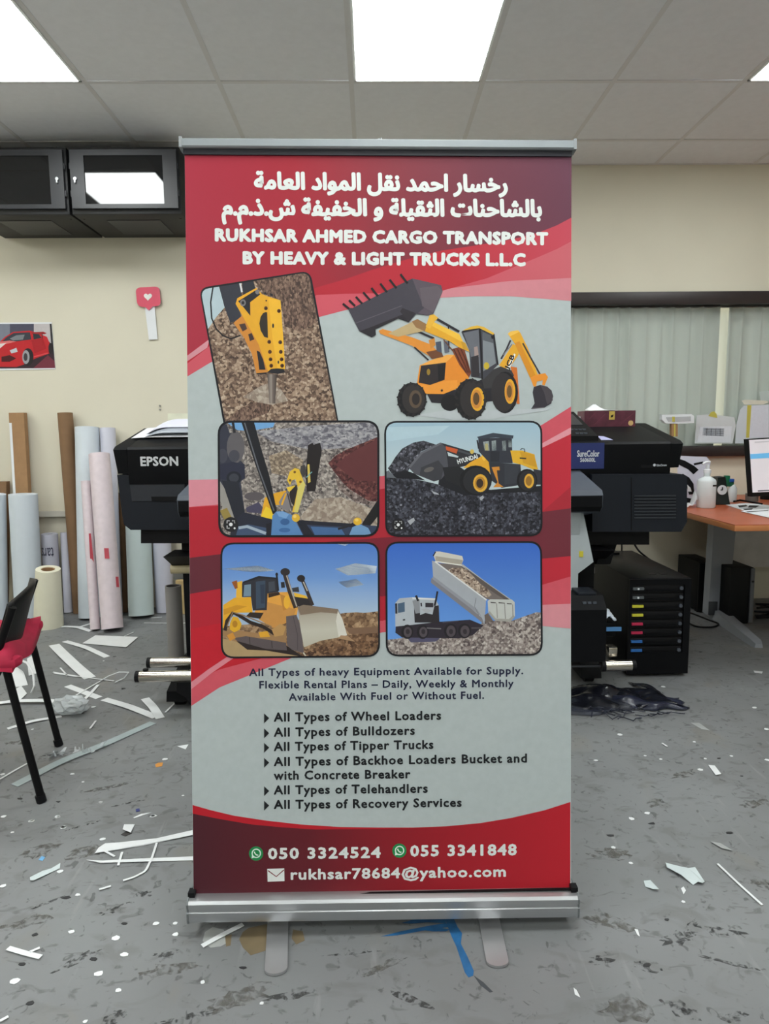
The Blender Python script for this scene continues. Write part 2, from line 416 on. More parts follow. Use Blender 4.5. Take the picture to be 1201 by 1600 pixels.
for e_ in CURT_LIT.node_tree.nodes['Color Ramp'].color_ramp.elements: e_.color = rgb((222,221,204))  # lighter copy of the curtain cloth, brightness of the slit put into its colour
tag(obj('curtain', MB().grid(lambda u, v: (cx-.06+.27*u, YW+.17+.010*sin(u*19), ZB-.05+(ZT-ZB+.1)*v), 24, 4), CURT_LIT, None, 180), 'narrow curtain edge coloured as if lit, seen in the slit between the two others', 'curtain')
# trunking along the back wall on the left
TRK = mat('grey_trunking', (196,192,182), .5, var=.03)
zt = P(80,798,YW).z; zb = P(80,807,YW).z
struct(obj('trim_1', MB().box(XL, -.5, YW-.03, YW, zb, zt, bev=.003), TRK))

# ------------------------------------------------------------ roll-up banner
BO = Vector((-.41166565, 1.41577409, .08491531)); BX = Vector((.99996915, .00396981, -.00677752)); BU = Vector((.00634863, .0995695, .99501036))
BN = BX.cross(BU).normalized()
if BN.y > 0: BN = -BN
BW, BH = .85, 1.644
STEEL = mat('brushed_aluminium', (190,192,194), .32, .9, var=.04, scale=6)
STEEL2 = mat('satin_silver_plate', (186,186,188), .38, .75, var=.04, scale=8)
BLK = mat('black_plastic', (15,15,18), .5, var=.15, spec=.2)
WHT = (178,187,188)
WHITE = ink(WHT)
ban = thing('rollup_banner', (BO.x+BW/2, BO.y+.03, 0), 'tall red and white roll-up advertising banner on a silver base in the middle', 'banner stand')
BL = Vector(ban.location)
def bq(u, v, k=0): return BO+BX*u+BU*v+BN*k
def bbox(u0, u1, v0, v1, k0, k1):
    return MB().hexa([bq(u0,v0,k1), bq(u1,v0,k1), bq(u1,v0,k0), bq(u0,v0,k0), bq(u0,v1,k1), bq(u1,v1,k1), bq(u1,v1,k0), bq(u0,v1,k0)])
fab = obj('fabric_panel', bbox(0, BW, -.03, BH+.01, -.0006, 0), WHITE, ban)
ORG[fab.name] = BL
# top rail, base, feet, pole
prof = [(-.010,.0),(.010,.0),(.013,.003),(.013,.017),(.008,.021),(-.008,.021),(-.013,.017),(-.013,.003)]   # (k, v)
m = MB(); v0 = BH+.012
m.prism([bq(-.006, v0+v, k) for k, v in prof], [bq(BW+.006, v0+v, k) for k, v in prof])
tr_ = obj('top_rail', m, mat('top_rail_silver', (150,156,160), .5, .25, var=.03), ban, 30)
obj('rail_lip', bbox(-.002, BW+.001, BH, BH+.013, -.004, .004), mat('rail_lip_dark', (28,28,38), .5), tr_)
for u in (-.006, BW+.006): obj('end_cap', bbox(u-.003, u+.003, v0-.001, v0+.022, -.014, .014), mat('rail_cap_grey', (150,155,158), .5), tr_)
y0 = 1.392
bprof = [(y0+.012,.034),(y0+.002,.037),(y0,.043),(y0,.060),(y0+.003,.062),(y0+.003,.068),(y0,.070),(y0,.080),(y0+.004,.086),(y0+.016,.090),(y0+.03,.0905),(y0+.08,.088),(y0+.105,.07),(y0+.11,.05),(y0+.10,.034)]
xa, xb = BO.x-.006, BO.x+BW+.008
m = MB(); m.prism([(xa, y, z+.004) for y, z in bprof], [(xb, y, z-.004) for y, z in bprof])
base = obj('base_cassette', m, STEEL, ban, 25)
for k, x in enumerate((xa, xb)):
    dz = .004 if k == 0 else -.004
    cp = [(y0+.05+(y-y0-.05)*1.03, .062+(z-.062)*1.06+dz) for y, z in bprof]
    obj('end_cap', MB().prx(cp, x-.004 if k == 0 else x, x if k == 0 else x+.004), mat('cap_grey', (120,124,126), .4, .4), base)
    obj('cap_clip', MB().box(x-.003 if k == 0 else x-.012, x+.012 if k == 0 else x+.003, y0+.012, y0+.03, .088+dz, .1+dz), BLK, base)
obj('base_groove', MB().box(xa+.001, xb-.001, y0+.016, y0+.022, .088, .0905), BLK, base)
for a, c in (((434,1446),(431,1524)), ((763,1436),(778,1512))):
    A = F(*a); C_ = F(*c); d = (C_-A); d.z = 0; L_ = d.length; d.normalize(); nn = Vector((-d.y, d.x, 0)); wd = .0235
    C_ = C_-d*.012
    pts = [C_+d*(cos(t)*.0155)+nn*(sin(t)*wd) for t in [-pi/2+pi*i/12 for i in range(13)]]
    pts += [A-d*.09+nn*wd, A-d*.09-nn*wd]
    m = MB().prism([(p.x,p.y,.002) for p in pts], [(p.x,p.y,.007) for p in pts])
    f = obj('foot', m, STEEL2, ban)
    obj('foot_pivot', MB().tube([A-d*.05+Vector((0,0,.005)), A-d*.05+Vector((0,0,.04))], .012, 12), STEEL, f)
pl = MB().tube([(BO.x+BW*.5, y0+.085, .06), bq(BW*.5, BH+.02, -.03)], .008, 10)
obj('pole', pl, STEEL, ban, 40)
hk = bq(BW*.5, BH+.044, -.022)
obj('pole_hook', MB().tube([bq(BW*.5,BH+.018,-.03), hk+BU*.006, hk+BU*.007+BX*.005, hk-BU*.012+BX*.006], .002, 8), mat('clear_grey_hook', (200,205,208), .3), ban, 40)
obj('pole_clip', bbox(BW*.5-.006, BW*.5+.003, BH+.03, BH+.042, -.03, -.012), mat('clear_grey_hook', (200,205,208), .3), ban)

# ---- background swooshes
RED = (176,28,46); PINK = (205,84,98); LPINK = (222,150,160); MAROON = (104,38,54); DRED = (150,30,48)
def wp(px, py):      # point on the fabric, relative to the banner's own origin
    d = ray(px, py); t = (BO-CAM).dot(BN)/d.dot(BN); return CAM+d*t-BL
Q = Print(BO, BN, .0002, .00001)
gtop = grad('ink_top', [(0,(168,44,64)),(.3,(160,34,50)),(.55,(130,40,54)),(.78,(108,46,62)),(1,(100,56,74))], wp(292,380), wp(893,300))
gred = grad('ink_red_band', [(0,(178,36,52)),(.5,(182,34,50)),(1,(190,70,86))], wp(500,445), wp(893,360))
gpk = grad('ink_pink_band', [(0,(204,84,98)),(.6,(198,82,96)),(1,(196,96,106))], wp(500,470), wp(893,420))
# order: white base, light pink, pink, red, dark
Q.con = [(288.6,241),(892.6,245.5),(890.4,1392.5),(302.6,1403.5)]
Q.poly([(280,235),(900,235),(900,471),(850,467),(797,463),(740,463),(692,465),(640,470),(590,474),(538,485),(500,495),(420,520),(326,568),(280,596)], gpk)
Q.poly([(692,465),(640,470),(692,452),(740,446),(797,439),(900,434),(900,471),(850,467),(797,463),(740,463)], ink((204,130,140)))
Q.poly([(280,235),(900,235),(900,373),(870,389),(840,402),(806,416),(760,435),(692,454),(620,458),(540,459),(495,461),(420,490),(327,541),(280,578)], gred)
Q.poly([(280,573),(324,543),(327,530),(280,565)], ink((206,142,152)))
Q.poly([(280,235),(900,235),(900,336),(870,352),(840,364),(800,374),(740,384),(687,392),(633,406),(580,422),(540,436),(495,449),(420,484),(324,532),(280,563)], gtop)
# middle swoosh
xs = (285, 343, 470, 597, 720, 846, 900)
b_ = {'w0': (750,750,748,744,720,664,630), 'p1': (793,790,780,764,735,693,663), 'l1': (793,790,780,764,738,700,674), 'r1': (848,838,820,802,802,800,753),
      'd1': (873,866,850,840,832,800,793), 'm1': (930,920,925,932,905,873,868), 'r2': (985,974,968,970,940,914,898), 'p2': (1070,1045,1010,988,965,947,944), 'l2': (1088,1058,1022,988,980,977,982), 'w1': (1112,1074,1022,988,980,977,982)}
def strip(a, c, m): Q.poly([(x, y) for x, y in zip(xs, b_[a])]+[(x, y) for x, y in reversed(list(zip(xs, b_[c])))], m)
strip('w0', 'w1', ink(PINK)); 
Q.poly([(285,750),(343,749),(470,748),(470,770),(343,788),(285,793)], ink((214,138,152)))
strip('l1', 'r2', grad('ink_mid', [(0,(178,34,50)),(.6,(170,34,50)),(1,(192,44,60))], wp(297,850), wp(893,720)))
strip('p1', 'l1', ink(LPINK))
strip('r1', 'd1', grad('ink_mid2', [(0,(176,34,50)),(1,(168,40,54))], wp(297,850), wp(893,780)))
strip('d1', 'm1', grad('ink_maroon', [(0,(96,40,52)),(.5,(122,32,48)),(1,(108,44,56))], wp(297,900), wp(893,830)))
Q.poly([(285,985),(343,974),(470,960),(470,1012),(343,1046),(285,1072)], ink((190,30,46)))
Q.poly([(285,1076),(325,1046),(355,1026),(374,1022),(330,1052),(285,1088)], ink((214,132,144)))
Q.poly([(720,950),(846,945),(900,943),(900,983),(846,978),(720,982)], ink((212,140,150)))
# bottom
gb = grad('ink_bottom', [(0,(74,30,40)),(.3,(98,28,38)),(.6,(150,26,38)),(1,(186,32,46))], wp(303,1340), wp(890,1330))
Q.poly([(295,1256),(330,1266),(366,1274.5),(415,1282),(468,1288),(530,1292),(590,1293),(645,1293),(696,1291),(750,1286),(798,1278),(850,1266),(900,1250),(900,1410),(295,1410)], grad('ink_bottom_red', [(0,(186,28,42)),(1,(184,32,46))], wp(303,1290), wp(890,1290)))
Q.poly([(295,1270),(340,1279),(392,1288),(440,1292.5),(493,1296),(575,1295),(640,1294),(696,1291.5),(750,1287),(798,1279),(850,1267),(900,1251),(900,1410),(295,1410)], gb)
Q.con = None
Q.done('printed_background', fab, 'red, maroon and pink swoosh print on white')
# ---- lettering
def ban_text(s, a, c, cap, col, off=.022, track=0.0):
    T = Print(BO, BN, .0006, .0); T.text(s, a, c, cap, ink(col), off, track); return T.done('printed_lettering', fab)
TXW = (222,226,224); NAVY = (32,36,62); INKB = (24,26,30)
ban_text('RUKHSAR AHMED CARGO TRANSPORT', (335.5,375.9), (856,381.9), 17.4, TXW, .066, .04)
ban_text('BY HEAVY & LIGHT TRUCKS L.L.C', (379,411.6), (821,414.8), 17.4, TXW, .066, .04)
for s, xl, yl, xr, yr in [('All Types of heavy Equipment Available for Supply.',389,1056,817,1053), ('Flexible Rental Plans – Daily, Weekly & Monthly',405,1075.5,802,1073), ('Available With Fuel or Without Fuel.',451,1094.5,756,1091.5)]:
    ban_text(s, (xl,yl), (xr,yr), 11.2, NAVY, .026, .06)
BUL = [('All Types of Wheel Loaders',1127,689,1124,1), ('All Types of Bulldozers',1150.5,648,1147.5,1), ('All Types of Tipper Trucks',1173,677,1169.5,1), ('All Types of Backhoe Loaders Bucket and',1196.5,823,1190.8,1), ('with Concrete Breaker',1218,641,1215.5,0), ('All Types of Telehandlers',1240.8,668,1238,1), ('All Types of Recovery Services',1263.5,721,1260,1)]
for s, yl, xr, yr, bu in BUL:
    ban_text(s, (427.5,yl), (xr,yr), 13.2, INKB, .034, .06)
    if bu:
        T = Print(BO, BN, .0006, 0); T.poly([(412.5,yl-12.5),(420.5,yl-5),(412.5,yl+3)], ink(INKB)); T.done('printed_arrow', fab)
ban_text('050 3324524', (418.5,1341.6), (594.7,1339.5), 16.2, TXW, .04, .07)
ban_text('055 3341848', (640.4,1337.5), (807,1335.3), 16.2, TXW, .04, .07)
ban_text('rukhsar78684@yahoo.com', (454,1373.8), (790,1369), 15.6, TXW, .034, .05)
for cx_, cy_ in ((400,1333.5), (623.7,1329)):
    T = Print(BO, BN, .0005, .00001)
    T.ell(cx_, cy_, 11.2, 11.2, ink((30,132,74)))
    T.ell(cx_+.3, cy_-.3, 7.4, 7.4, ink((214,236,222))); T.poly([(cx_-7,cy_+7.5),(cx_-6.4,cy_+1.5),(cx_-1.5,cy_+6)], ink((214,236,222)))
    T.ell(cx_+.3, cy_-.3, 5.6, 5.6, ink((30,132,74)))
    T.line([(cx_-2.6,cy_-3),(cx_-2.2,cy_-1),(cx_-.4,cy_+1.4),(cx_+1.6,cy_+2.6),(cx_+3.4,cy_+2.2)], 1.8, ink((226,240,230)))
    T.done('printed_phone_icon', fab)
T = Print(BO, BN, .0005, .00001)
T.poly([(417.5,1357.5),(444,1356.5),(444.4,1376.5),(418,1377.5)], ink(TXW)); T.line([(418.5,1360),(431.5,1369.5),(443.5,1359)], 1.6, ink((120,28,40)))
T.done('printed_envelope_icon', fab)
# Arabic, shaped by hand into presentation forms
AR = {'ا':(0xFE8D,0), 'ب':(0xFE8F,1), 'ة':(0xFE93,0), 'ت':(0xFE95,1), 'ث':(0xFE99,1), 'ح':(0xFEA1,1), 'خ':(0xFEA5,1), 'د':(0xFEA9,0), 'ذ':(0xFEAB,0), 'ر':(0xFEAD,0), 'س':(0xFEB1,1), 'ش':(0xFEB5,1), 'ع':(0xFEC9,1), 'ف':(0xFED1,1), 'ق':(0xFED5,1), 'ل':(0xFEDD,1), 'م':(0xFEE1,1), 'ن':(0xFEE5,1), 'و':(0xFEED,0), 'ي':(0xFEF1,1)}
def shape(s):
    out = []
    for i, ch in enumerate(s):
        if ch not in AR: out.append(ch); continue
        base, dual = AR[ch]
        pj = i > 0 and s[i-1] in AR and AR[s[i-1]][1]; nj = dual and i+1 < len(s) and s[i+1] in AR
        out.append(chr(base+(3 if pj and nj else 1 if pj else 2 if nj else 0)))
    return ''.join(reversed(out))
def ar_text(s, a, c, cap):
    T = Print(BO, BN, .0006, .0); T.text(shape(s), a, c, cap, ink(TXW), .05); return T.done('printed_lettering', fab)
ar_text('رخسار احمد نقل المواد العامة', (396.5,294.5), (793,299.5), 24)
ar_text('بالشاحنات الثقيلة و الخفيفة ش.ذ.م.م', (346,335.5), (846.5,338), 24)
# ------------------------------------------------------------ the six pictures printed on the banner
BORD = ink((22,22,28))
def lens(Q, cx, cy, r):
    Q.ell(cx, cy, r, r, ink((34,32,36))); W_ = ink((225,225,228)); s = r*.5
    for a, b_ in ((-1,-1),(1,-1),(-1,1)):
        Q.line([(cx+a*s, cy+b_*s*.3),(cx+a*s, cy+b_*s),(cx+a*s*.3, cy+b_*s)], r*.15, W_, False)
    Q.ell(cx, cy, r*.24, r*.24, W_); Q.ell(cx+s, cy+s, r*.13, r*.13, W_)
def photo(T, corners, rad, wd, lift=.0006):
    Q = Print(BO, BN, lift, .00001); Q.T = T; out = rpoly(corners, rad)
    cxm = sum(p[0] for p in corners)/4; cym = sum(p[1] for p in corners)/4
    ins = [(x+(wd if x < cxm else -wd)*1.0, y+(wd if y < cym else -wd)) for x, y in corners]
    inn = rpoly(ins, [max(0,(r_ if not isinstance(rad,(list,tuple)) else r_)-wd) for r_ in (rad if isinstance(rad,(list,tuple)) else [rad]*4)])
    Q.poly(out, BORD); Q.con = inn
    return Q
Y1 = ink((226,166,44)); Y2 = ink((232,146,48)); YO = ink((204,134,56)); DK = ink((38,36,42)); DK2 = ink((52,48,56)); GY = ink((122,118,122)); BK = ink((26,24,28))
S4 = 4.448
# 1 breaker hammer
Q = photo((290,410,4.804), [(100,192),(935,62),(1150,1215),(285,1215)], [75,75,0,0], 13)
Q.poly([(0,0),(1300,0),(1300,1300),(0,1300)], rubble('print_rubble_brown', [(.15,(74,58,50)),(.4,(128,104,88)),(.62,(168,144,124)),(.85,(206,186,164))], 190, (1,1,1)))
Q.poly([(480,100),(960,40),(1010,430),(860,520),(740,480),(715,290),(600,240)], rubble('print_rubble_dark', [(.2,(70,54,48)),(.5,(116,92,80)),(.85,(158,130,112))], 210, (1.6,1,.8)))
Q.poly([(90,200),(290,150),(300,330),(230,410),(165,505),(130,520)], ink((178,196,204)))
Q.poly([(300,1190),(420,1090),(560,1040),(650,1070),(620,1130),(440,1200)], rubble('print_rubble_dark', [], 1))
Q.poly([(430,1010),(560,930),(640,900),(720,960),(770,1040),(650,1070),(540,1050)], rubble('print_dust', [(.2,(140,124,112)),(.6,(176,162,148)),(.9,(204,194,182))], 150))
Q.poly([(245,160),(400,138),(425,262),(385,300),(420,415),(335,455),(290,330)], ink((52,54,64)))
Q.poly([(420,135),(505,125),(525,205),(432,245)], ink((44,46,54)))
Q.poly([(398,140),(412,138),(428,222),(416,226)], ink((214,218,220)))
Q.line([(208,170),(188,300),(196,420),(230,500),(280,550),(340,574),(412,548)], 11, BK)
Q.poly([(360,455),(430,395),(545,590),(618,825),(530,832),(498,690),(440,570)], YO)
Q.poly([(530,192),(572,238),(605,252),(712,285),(735,600),(746,800),(620,826),(590,740),(545,610),(375,312),(388,270)], Y1)
Q.poly([(620,270),(712,285),(735,600),(746,800),(690,812),(650,560)], ink((236,180,52)))
Q.poly([(394,292),(522,212),(562,240),(484,300),(486,402),(440,345)], DK); Q.ell(430, 304, 22, 26, GY); Q.ell(430, 304, 11, 13, DK); Q.ell(538, 222, 16, 18, GY)
Q.poly([(600,374),(612,376),(618,568),(590,560),(562,510),(553,460),(562,410),(582,380)], ink((50,42,36)))
Q.ell(656, 476, 7, 17, DK)
for x, y in ((602,345),(700,365),(627,597),(710,600),(632,672),(714,672),(637,728),(720,728),(642,776),(724,776)):
    Q.ell(x, y, 14, 15, ink((96,58,34)), up=False)
    Q.ell(x+2, y+2, 8, 9, ink((50,34,28)), up=(x == 602))
Q.ell(605, 288, 6, 6, DK); Q.ell(696, 750, 6, 12, DK); Q.poly([(585,225),(605,225),(610,245),(590,240)], DK); Q.poly([(630,232),(652,235),(655,255),(635,252)], DK)
Q.poly([(400,465),(446,458),(462,500),(428,520)], ink((74,54,48))); Q.poly([(470,540),(496,530),(516,578),(482,592)], ink((60,46,44)))
Q.poly([(533,662),(556,672),(582,730),(600,806),(552,806),(545,740)], DK)
Q.poly([(612,826),(640,800),(690,796),(735,800),(746,826),(690,838)], DK); Q.poly([(528,832),(606,826),(606,840),(540,842)], DK)
Q.poly([(612,840),(685,840),(678,960),(672,1060),(628,1060),(622,960)], grad('print_chisel', [(0,(58,50,48)),(.45,(150,138,130)),(.6,(112,100,94)),(1,(66,56,52))], wp(417,600), wp(432,600)))
Q.con = None
Q.done('printed_photo', fab, 'tilted photo of a yellow breaker hammer over brown rubble')
# 2 backhoe loader, cut out on the white
Q = Print(BO, BN, .0005, .00001); Q.T = (520,410,3.246)
Q.poly([(420,775),(560,752),(800,750),(960,745),(1115,735),(1080,752),(960,768),(800,795),(620,800)], ink((184,190,194)))
Q.poly([(470,655),(650,645),(820,560),(850,700),(640,720),(500,712)], DK)
Q.ell(592, 712, 46, 42, BK)
# rear boom
Q.poly([(842,522),(912,415),(945,425),(940,470),(886,548)], Y1); Q.line([(852,490),(880,440),(900,395)], 9, DK2); Q.line([(862,470),(908,415)], 5, GY)
Q.poly([(886,362),(900,350),(938,344),(950,358),(988,435),(1044,585),(1020,628),(994,575),(930,425)], Y1); Q.poly([(886,362),(900,350),(938,344),(946,352),(896,376)], ink((240,190,80)))
Q.poly([(920,410),(945,400),(1036,590),(1020,628),(994,575)], ink((214,142,36)))
Q.line([(962,410),(1000,480),(1052,572)], 8, DK2); Q.poly([(1000,585),(1030,570),(1076,562),(1090,582),(1072,625),(1060,620),(1064,598),(1034,604),(1028,630),(1016,628)], Y2)
Q.poly([(1018,632),(1050,622),(1086,630),(1108,650),(1116,680),(1106,716),(1070,738),(1004,743),(1022,715),(1012,660)], DK2); Q.poly([(1050,622),(1086,630),(1108,650),(1114,700),(1086,722),(1070,660)], ink((72,66,72))); Q.line([(1008,742),(1072,736)], 5, ink((100,95,100)))
Q.poly([(900,528),(932,533),(938,600),(946,718),(932,718),(918,620)], ink((206,112,44)))
Q.poly([(876,545),(918,462),(926,468),(890,552)], ink((238,236,230)))
Q.text('JCB', (888,546), (921,474), 21, BK, .05)
# rear fender and cab
Q.poly([(755,590),(770,560),(850,528),(905,548),(918,575),(880,600),(835,635),(765,640)], ink((56,54,56)))
Q.poly([(650,352),(742,332),(818,368),(836,520),(765,592),(700,580),(690,440)], ink((64,64,72)))
Q.poly([(662,358),(738,342),(748,560),(712,570),(694,450)], ink((104,106,114))); Q.poly([(758,352),(808,374),(826,512),(762,552)], ink((128,134,140))); Q.poly([(758,352),(808,374),(812,410),(760,395)], ink((90,94,100)))
Q.line([(744,336),(752,460),(756,592)], 9, BK); Q.line([(816,368),(836,520)], 7, BK); Q.line([(655,352),(742,334),(818,368)], 8, BK)
Q.poly([(655,346),(700,326),(732,320),(766,328),(818,360),(812,368),(742,334)], ink((222,176,60))); Q.ell(778, 525, 14, 18, ink((196,170,50))); Q.poly([(714,430),(732,426),(740,480),(718,490)], ink((160,140,136)))
Q.poly([(700,480),(738,470),(742,580),(706,580)], ink((50,46,50))); Q.poly([(800,372),(818,372),(820,388),(804,388)], BK)
Q.ell(872, 660, 66, 106, BK); Q.ell(862, 660, 60, 100, ink((48,44,46))); Q.ell(897, 655, 27, 63, Y1); Q.ell(894, 655, 20, 50, YO); Q.ell(894, 655, 13, 32, ink((110,82,44)))
# hood
Q.poly([(440,522),(500,495),(580,468),(640,470),(692,575),(684,600),(620,640),(560,668),(420,664),(424,622)], Y2)
Q.poly([(440,522),(500,495),(580,468),(612,470),(572,510),(470,522)], ink((238,168,78)))
Q.poly([(572,508),(612,472),(686,570),(684,600),(620,612),(566,600)], ink((226,138,46)))
Q.poly([(446,524),(572,508),(566,596),(492,622),(434,610)], ink((46,40,42))); Q.ell(484, 556, 9, 16, ink((150,120,44)))
Q.poly([(530,520),(570,512),(562,592),(534,604)], BK)
Q.poly([(420,622),(490,624),(572,600),(630,598),(630,640),(560,668),(420,666)], ink((236,152,56))); Q.ell(552, 650, 6, 6, DK)
Q.poly([(600,440),(640,430),(668,445),(700,560),(690,585),(640,520)], ink((124,64,42))); 
for i in range(3): Q.line([(612+i*18,440),(640+i*18,500),(676+i*8,560)], 5, ink((60,40,38)), False)
# loader arms
Q.poly([(232,346),(252,338),(400,380),(500,418),(546,470),(490,476),(402,424),(240,362)], ink((222,142,54))); Q.poly([(472,455),(546,440),(560,480),(500,490)], ink((110,68,44)))
Q.line([(412,430),(484,496)], 8, DK); Q.line([(428,350),(512,386)], 11, DK); Q.poly([(485,395),(515,384),(520,420),(496,440)], YO)
Q.poly([(520,405),(548,400),(552,460),(526,450)], ink((74,80,96))); Q.poly([(560,400),(585,400),(590,455),(566,460)], ink((96,100,112))); Q.line([(585,320),(588,440)], 6, DK)
Q.poly([(280,362),(425,290),(482,318),(472,346),(330,378)], ink((190,166,122))); Q.poly([(400,300),(428,288),(482,318),(466,350),(420,330)], ink((150,112,72)))
Q.poly([(474,322),(500,298),(640,364),(668,420),(694,455),(640,432),(590,400),(466,350)], Y1); Q.poly([(500,298),(640,364),(668,420),(646,400),(500,322)], ink((238,188,64)))
Q.poly([(490,268),(512,264),(534,282),(516,300),(492,338),(470,326)], ink((230,176,60)))
Q.line([(528,288),(640,352)], 12, DK); Q.line([(560,392),(610,452)], 6, ink((100,62,40)))
Q.poly([(648,400),(670,408),(690,448),(660,440)], ink((200,150,46)))
# bucket
Q.poly([(74,232),(100,232),(240,160),(382,92),(402,82),(548,116),(556,148),(508,262),(476,270),(422,262),(382,304),(330,286),(216,340),(218,368),(196,381),(134,350)], ink((66,62,72)))
Q.poly([(402,82),(548,116),(556,148),(508,262),(476,270),(430,258),(462,232),(420,130)], ink((88,78,88))); Q.poly([(440,130),(530,120),(556,148),(508,255),(452,222)], ink((98,88,96)))
Q.poly([(134,350),(200,326),(360,262),(382,304),(330,286),(216,340),(218,368),(196,381)], ink((40,36,42))); Q.line([(112,310),(240,262),(350,220)], 4, ink((92,88,96)))
Q.poly([(352,232),(420,258),(385,305),(340,250)], ink((46,42,48)))
for a in ((50,210,82,236),(82,192,112,222),(116,175,148,210),(153,152,188,192),(195,130,228,172),(240,108,274,152),(287,88,322,132),(342,60,378,108)):
    Q.line([a[:2], a[2:]], 11, BK, False)
# front wheels
Q.ell(400, 696, 74, 86, BK); Q.ell(408, 692, 58, 74, ink((50,46,46))); Q.ell(418, 694, 32, 46, ink((92,76,62))); Q.ell(420, 694, 20, 30, ink((44,38,38)))
for i in range(14):
    t = 2*pi*i/14; Q.line([(400+60*cos(t),696+70*sin(t)),(400+76*cos(t+.18),696+88*sin(t+.18))], 12, ink((40,37,38)), False)
Q.ell(698, 694, 80, 104, BK); Q.ell(710, 692, 66, 94, ink((48,44,45))); Q.ell(732, 694, 34, 60, Y1); Q.ell(728, 694, 26, 48, YO); Q.ell(726, 692, 16, 32, ink((96,70,40)))
for i in range(16):
    t = 2*pi*i/16; Q.line([(698+66*cos(t),694+84*sin(t)),(698+82*cos(t+.15),694+106*sin(t+.15))], 12, ink((38,35,36)), False)
Q.done('printed_photo', fab, 'cut-out picture of a yellow backhoe loader with raised dark bucket')
# 3 view from a cab
Q = photo((330,645,S4), [(44,55),(1168,52),(1168,862),(50,866)], 100, 15, .0012)
Q.poly([(0,0),(1250,0),(1250,950),(0,950)], rubble('print_rubble_grey', [(.15,(78,72,72)),(.4,(132,124,120)),(.65,(172,162,154)),(.85,(204,196,190))], 220))
Q.poly([(300,130),(700,90),(1200,60),(1200,180),(1000,240),(700,260),(420,200)], rubble('print_rubble_bluish', [(.2,(96,94,104)),(.5,(148,146,152)),(.85,(186,182,184))], 260, (.6,1,1)))
Q.poly([(400,300),(520,260),(640,330),(620,420),(520,440),(420,420)], rubble('print_rubble_tan', [(.2,(110,96,84)),(.5,(160,142,122)),(.85,(196,180,158))], 230))
Q.poly([(100,60),(445,60),(430,100),(260,128),(180,120)], ink((112,162,212)))
Q.poly([(620,720),(720,600),(900,585),(1180,690),(1180,800),(640,760)], rubble('print_dust', [], 1))
Q.poly([(812,352),(860,300),(930,260),(1200,150),(1200,640),(1080,610),(950,530),(858,415)], rubble('print_rubble_maroon', [(.15,(56,30,32)),(.5,(96,52,52)),(.85,(140,92,86))], 200))
Q.poly([(1000,260),(1200,160),(1200,480),(1000,470),(860,360)], ink((96,50,52)))
Q.poly([(860,430),(960,530),(1090,610),(1180,620),(1180,660),(1000,620),(880,530)], rubble('print_rubble_grey2', [(.15,(60,50,50)),(.5,(120,104,100)),(.85,(190,176,168))], 200))
# mirrored machine and seat on the left
Q.poly([(40,80),(108,80),(128,140),(172,140),(205,240),(202,330),(232,360),(236,450),(205,480),(235,700),(180,740),(90,520),(40,440)], ink((52,54,68)))
Q.ell(170, 240, 62, 110, ink((96,92,96))); Q.ell(160, 300, 38, 42, ink((70,70,80))); Q.ell(80, 300, 34, 50, ink((66,66,78))); Q.poly([(60,360),(150,340),(232,360),(236,455),(190,480),(60,460)], ink((44,46,64))); Q.ell(158, 452, 52, 46, ink((32,34,44))); Q.ell(158, 452, 34, 30, ink((58,60,70)))
Q.poly([(40,440),(90,520),(170,760),(120,740),(40,560)], ink((150,146,142))); Q.poly([(75,470),(190,480),(235,700),(240,760),(170,760)], ink((38,40,50)))
Q.line([(150,60),(162,140)], 18, DK)
Q.ell(300, 580, 70, 30, ink((90,84,88))); Q.poly([(240,660),(330,620),(360,660),(350,700),(250,690)], ink((74,70,92)))
# arm
Q.poly([(672,226),(704,208),(712,222),(756,208),(768,262),(742,420),(722,545),(664,548),(656,440),(664,330)], ink((34,28,30)))
Q.poly([(344,725),(372,590),(450,555),(520,540),(540,640),(440,640),(432,742)], Y1); Q.poly([(344,725),(380,650),(430,680),(432,742)], ink((236,200,50)))
Q.poly([(526,470),(545,410),(580,384),(610,392),(640,470),(655,500),(602,692),(562,690),(602,520),(586,462),(560,470),(548,505)], ink((226,186,60))); Q.poly([(602,520),(640,470),(655,500),(602,692),(575,690)], ink((214,200,110)))
for x, y in ((580,412),(548,470),(620,480)): Q.ell(x, y, 9, 9, ink((120,84,30)), up=False)
Q.poly([(522,520),(580,505),(588,540),(540,550)], ink((230,194,64))); Q.poly([(545,548),(592,500),(600,530),(575,650),(540,600)], ink((46,40,40)))
Q.poly([(470,620),(505,560),(530,545),(545,580),(560,660),(530,680),(480,660)], ink((132,126,128))); Q.line([(490,640),(520,560)], 12, Y1); Q.line([(530,560),(556,660)], 10, ink((70,66,70)))
Q.poly([(622,370),(650,362),(664,420),(640,446),(620,420)], ink((66,62,62))); Q.poly([(668,360),(682,358),(690,480),(672,490)], ink((210,186,90))); Q.line([(660,450),(700,410)], 6, ink((110,170,180)))
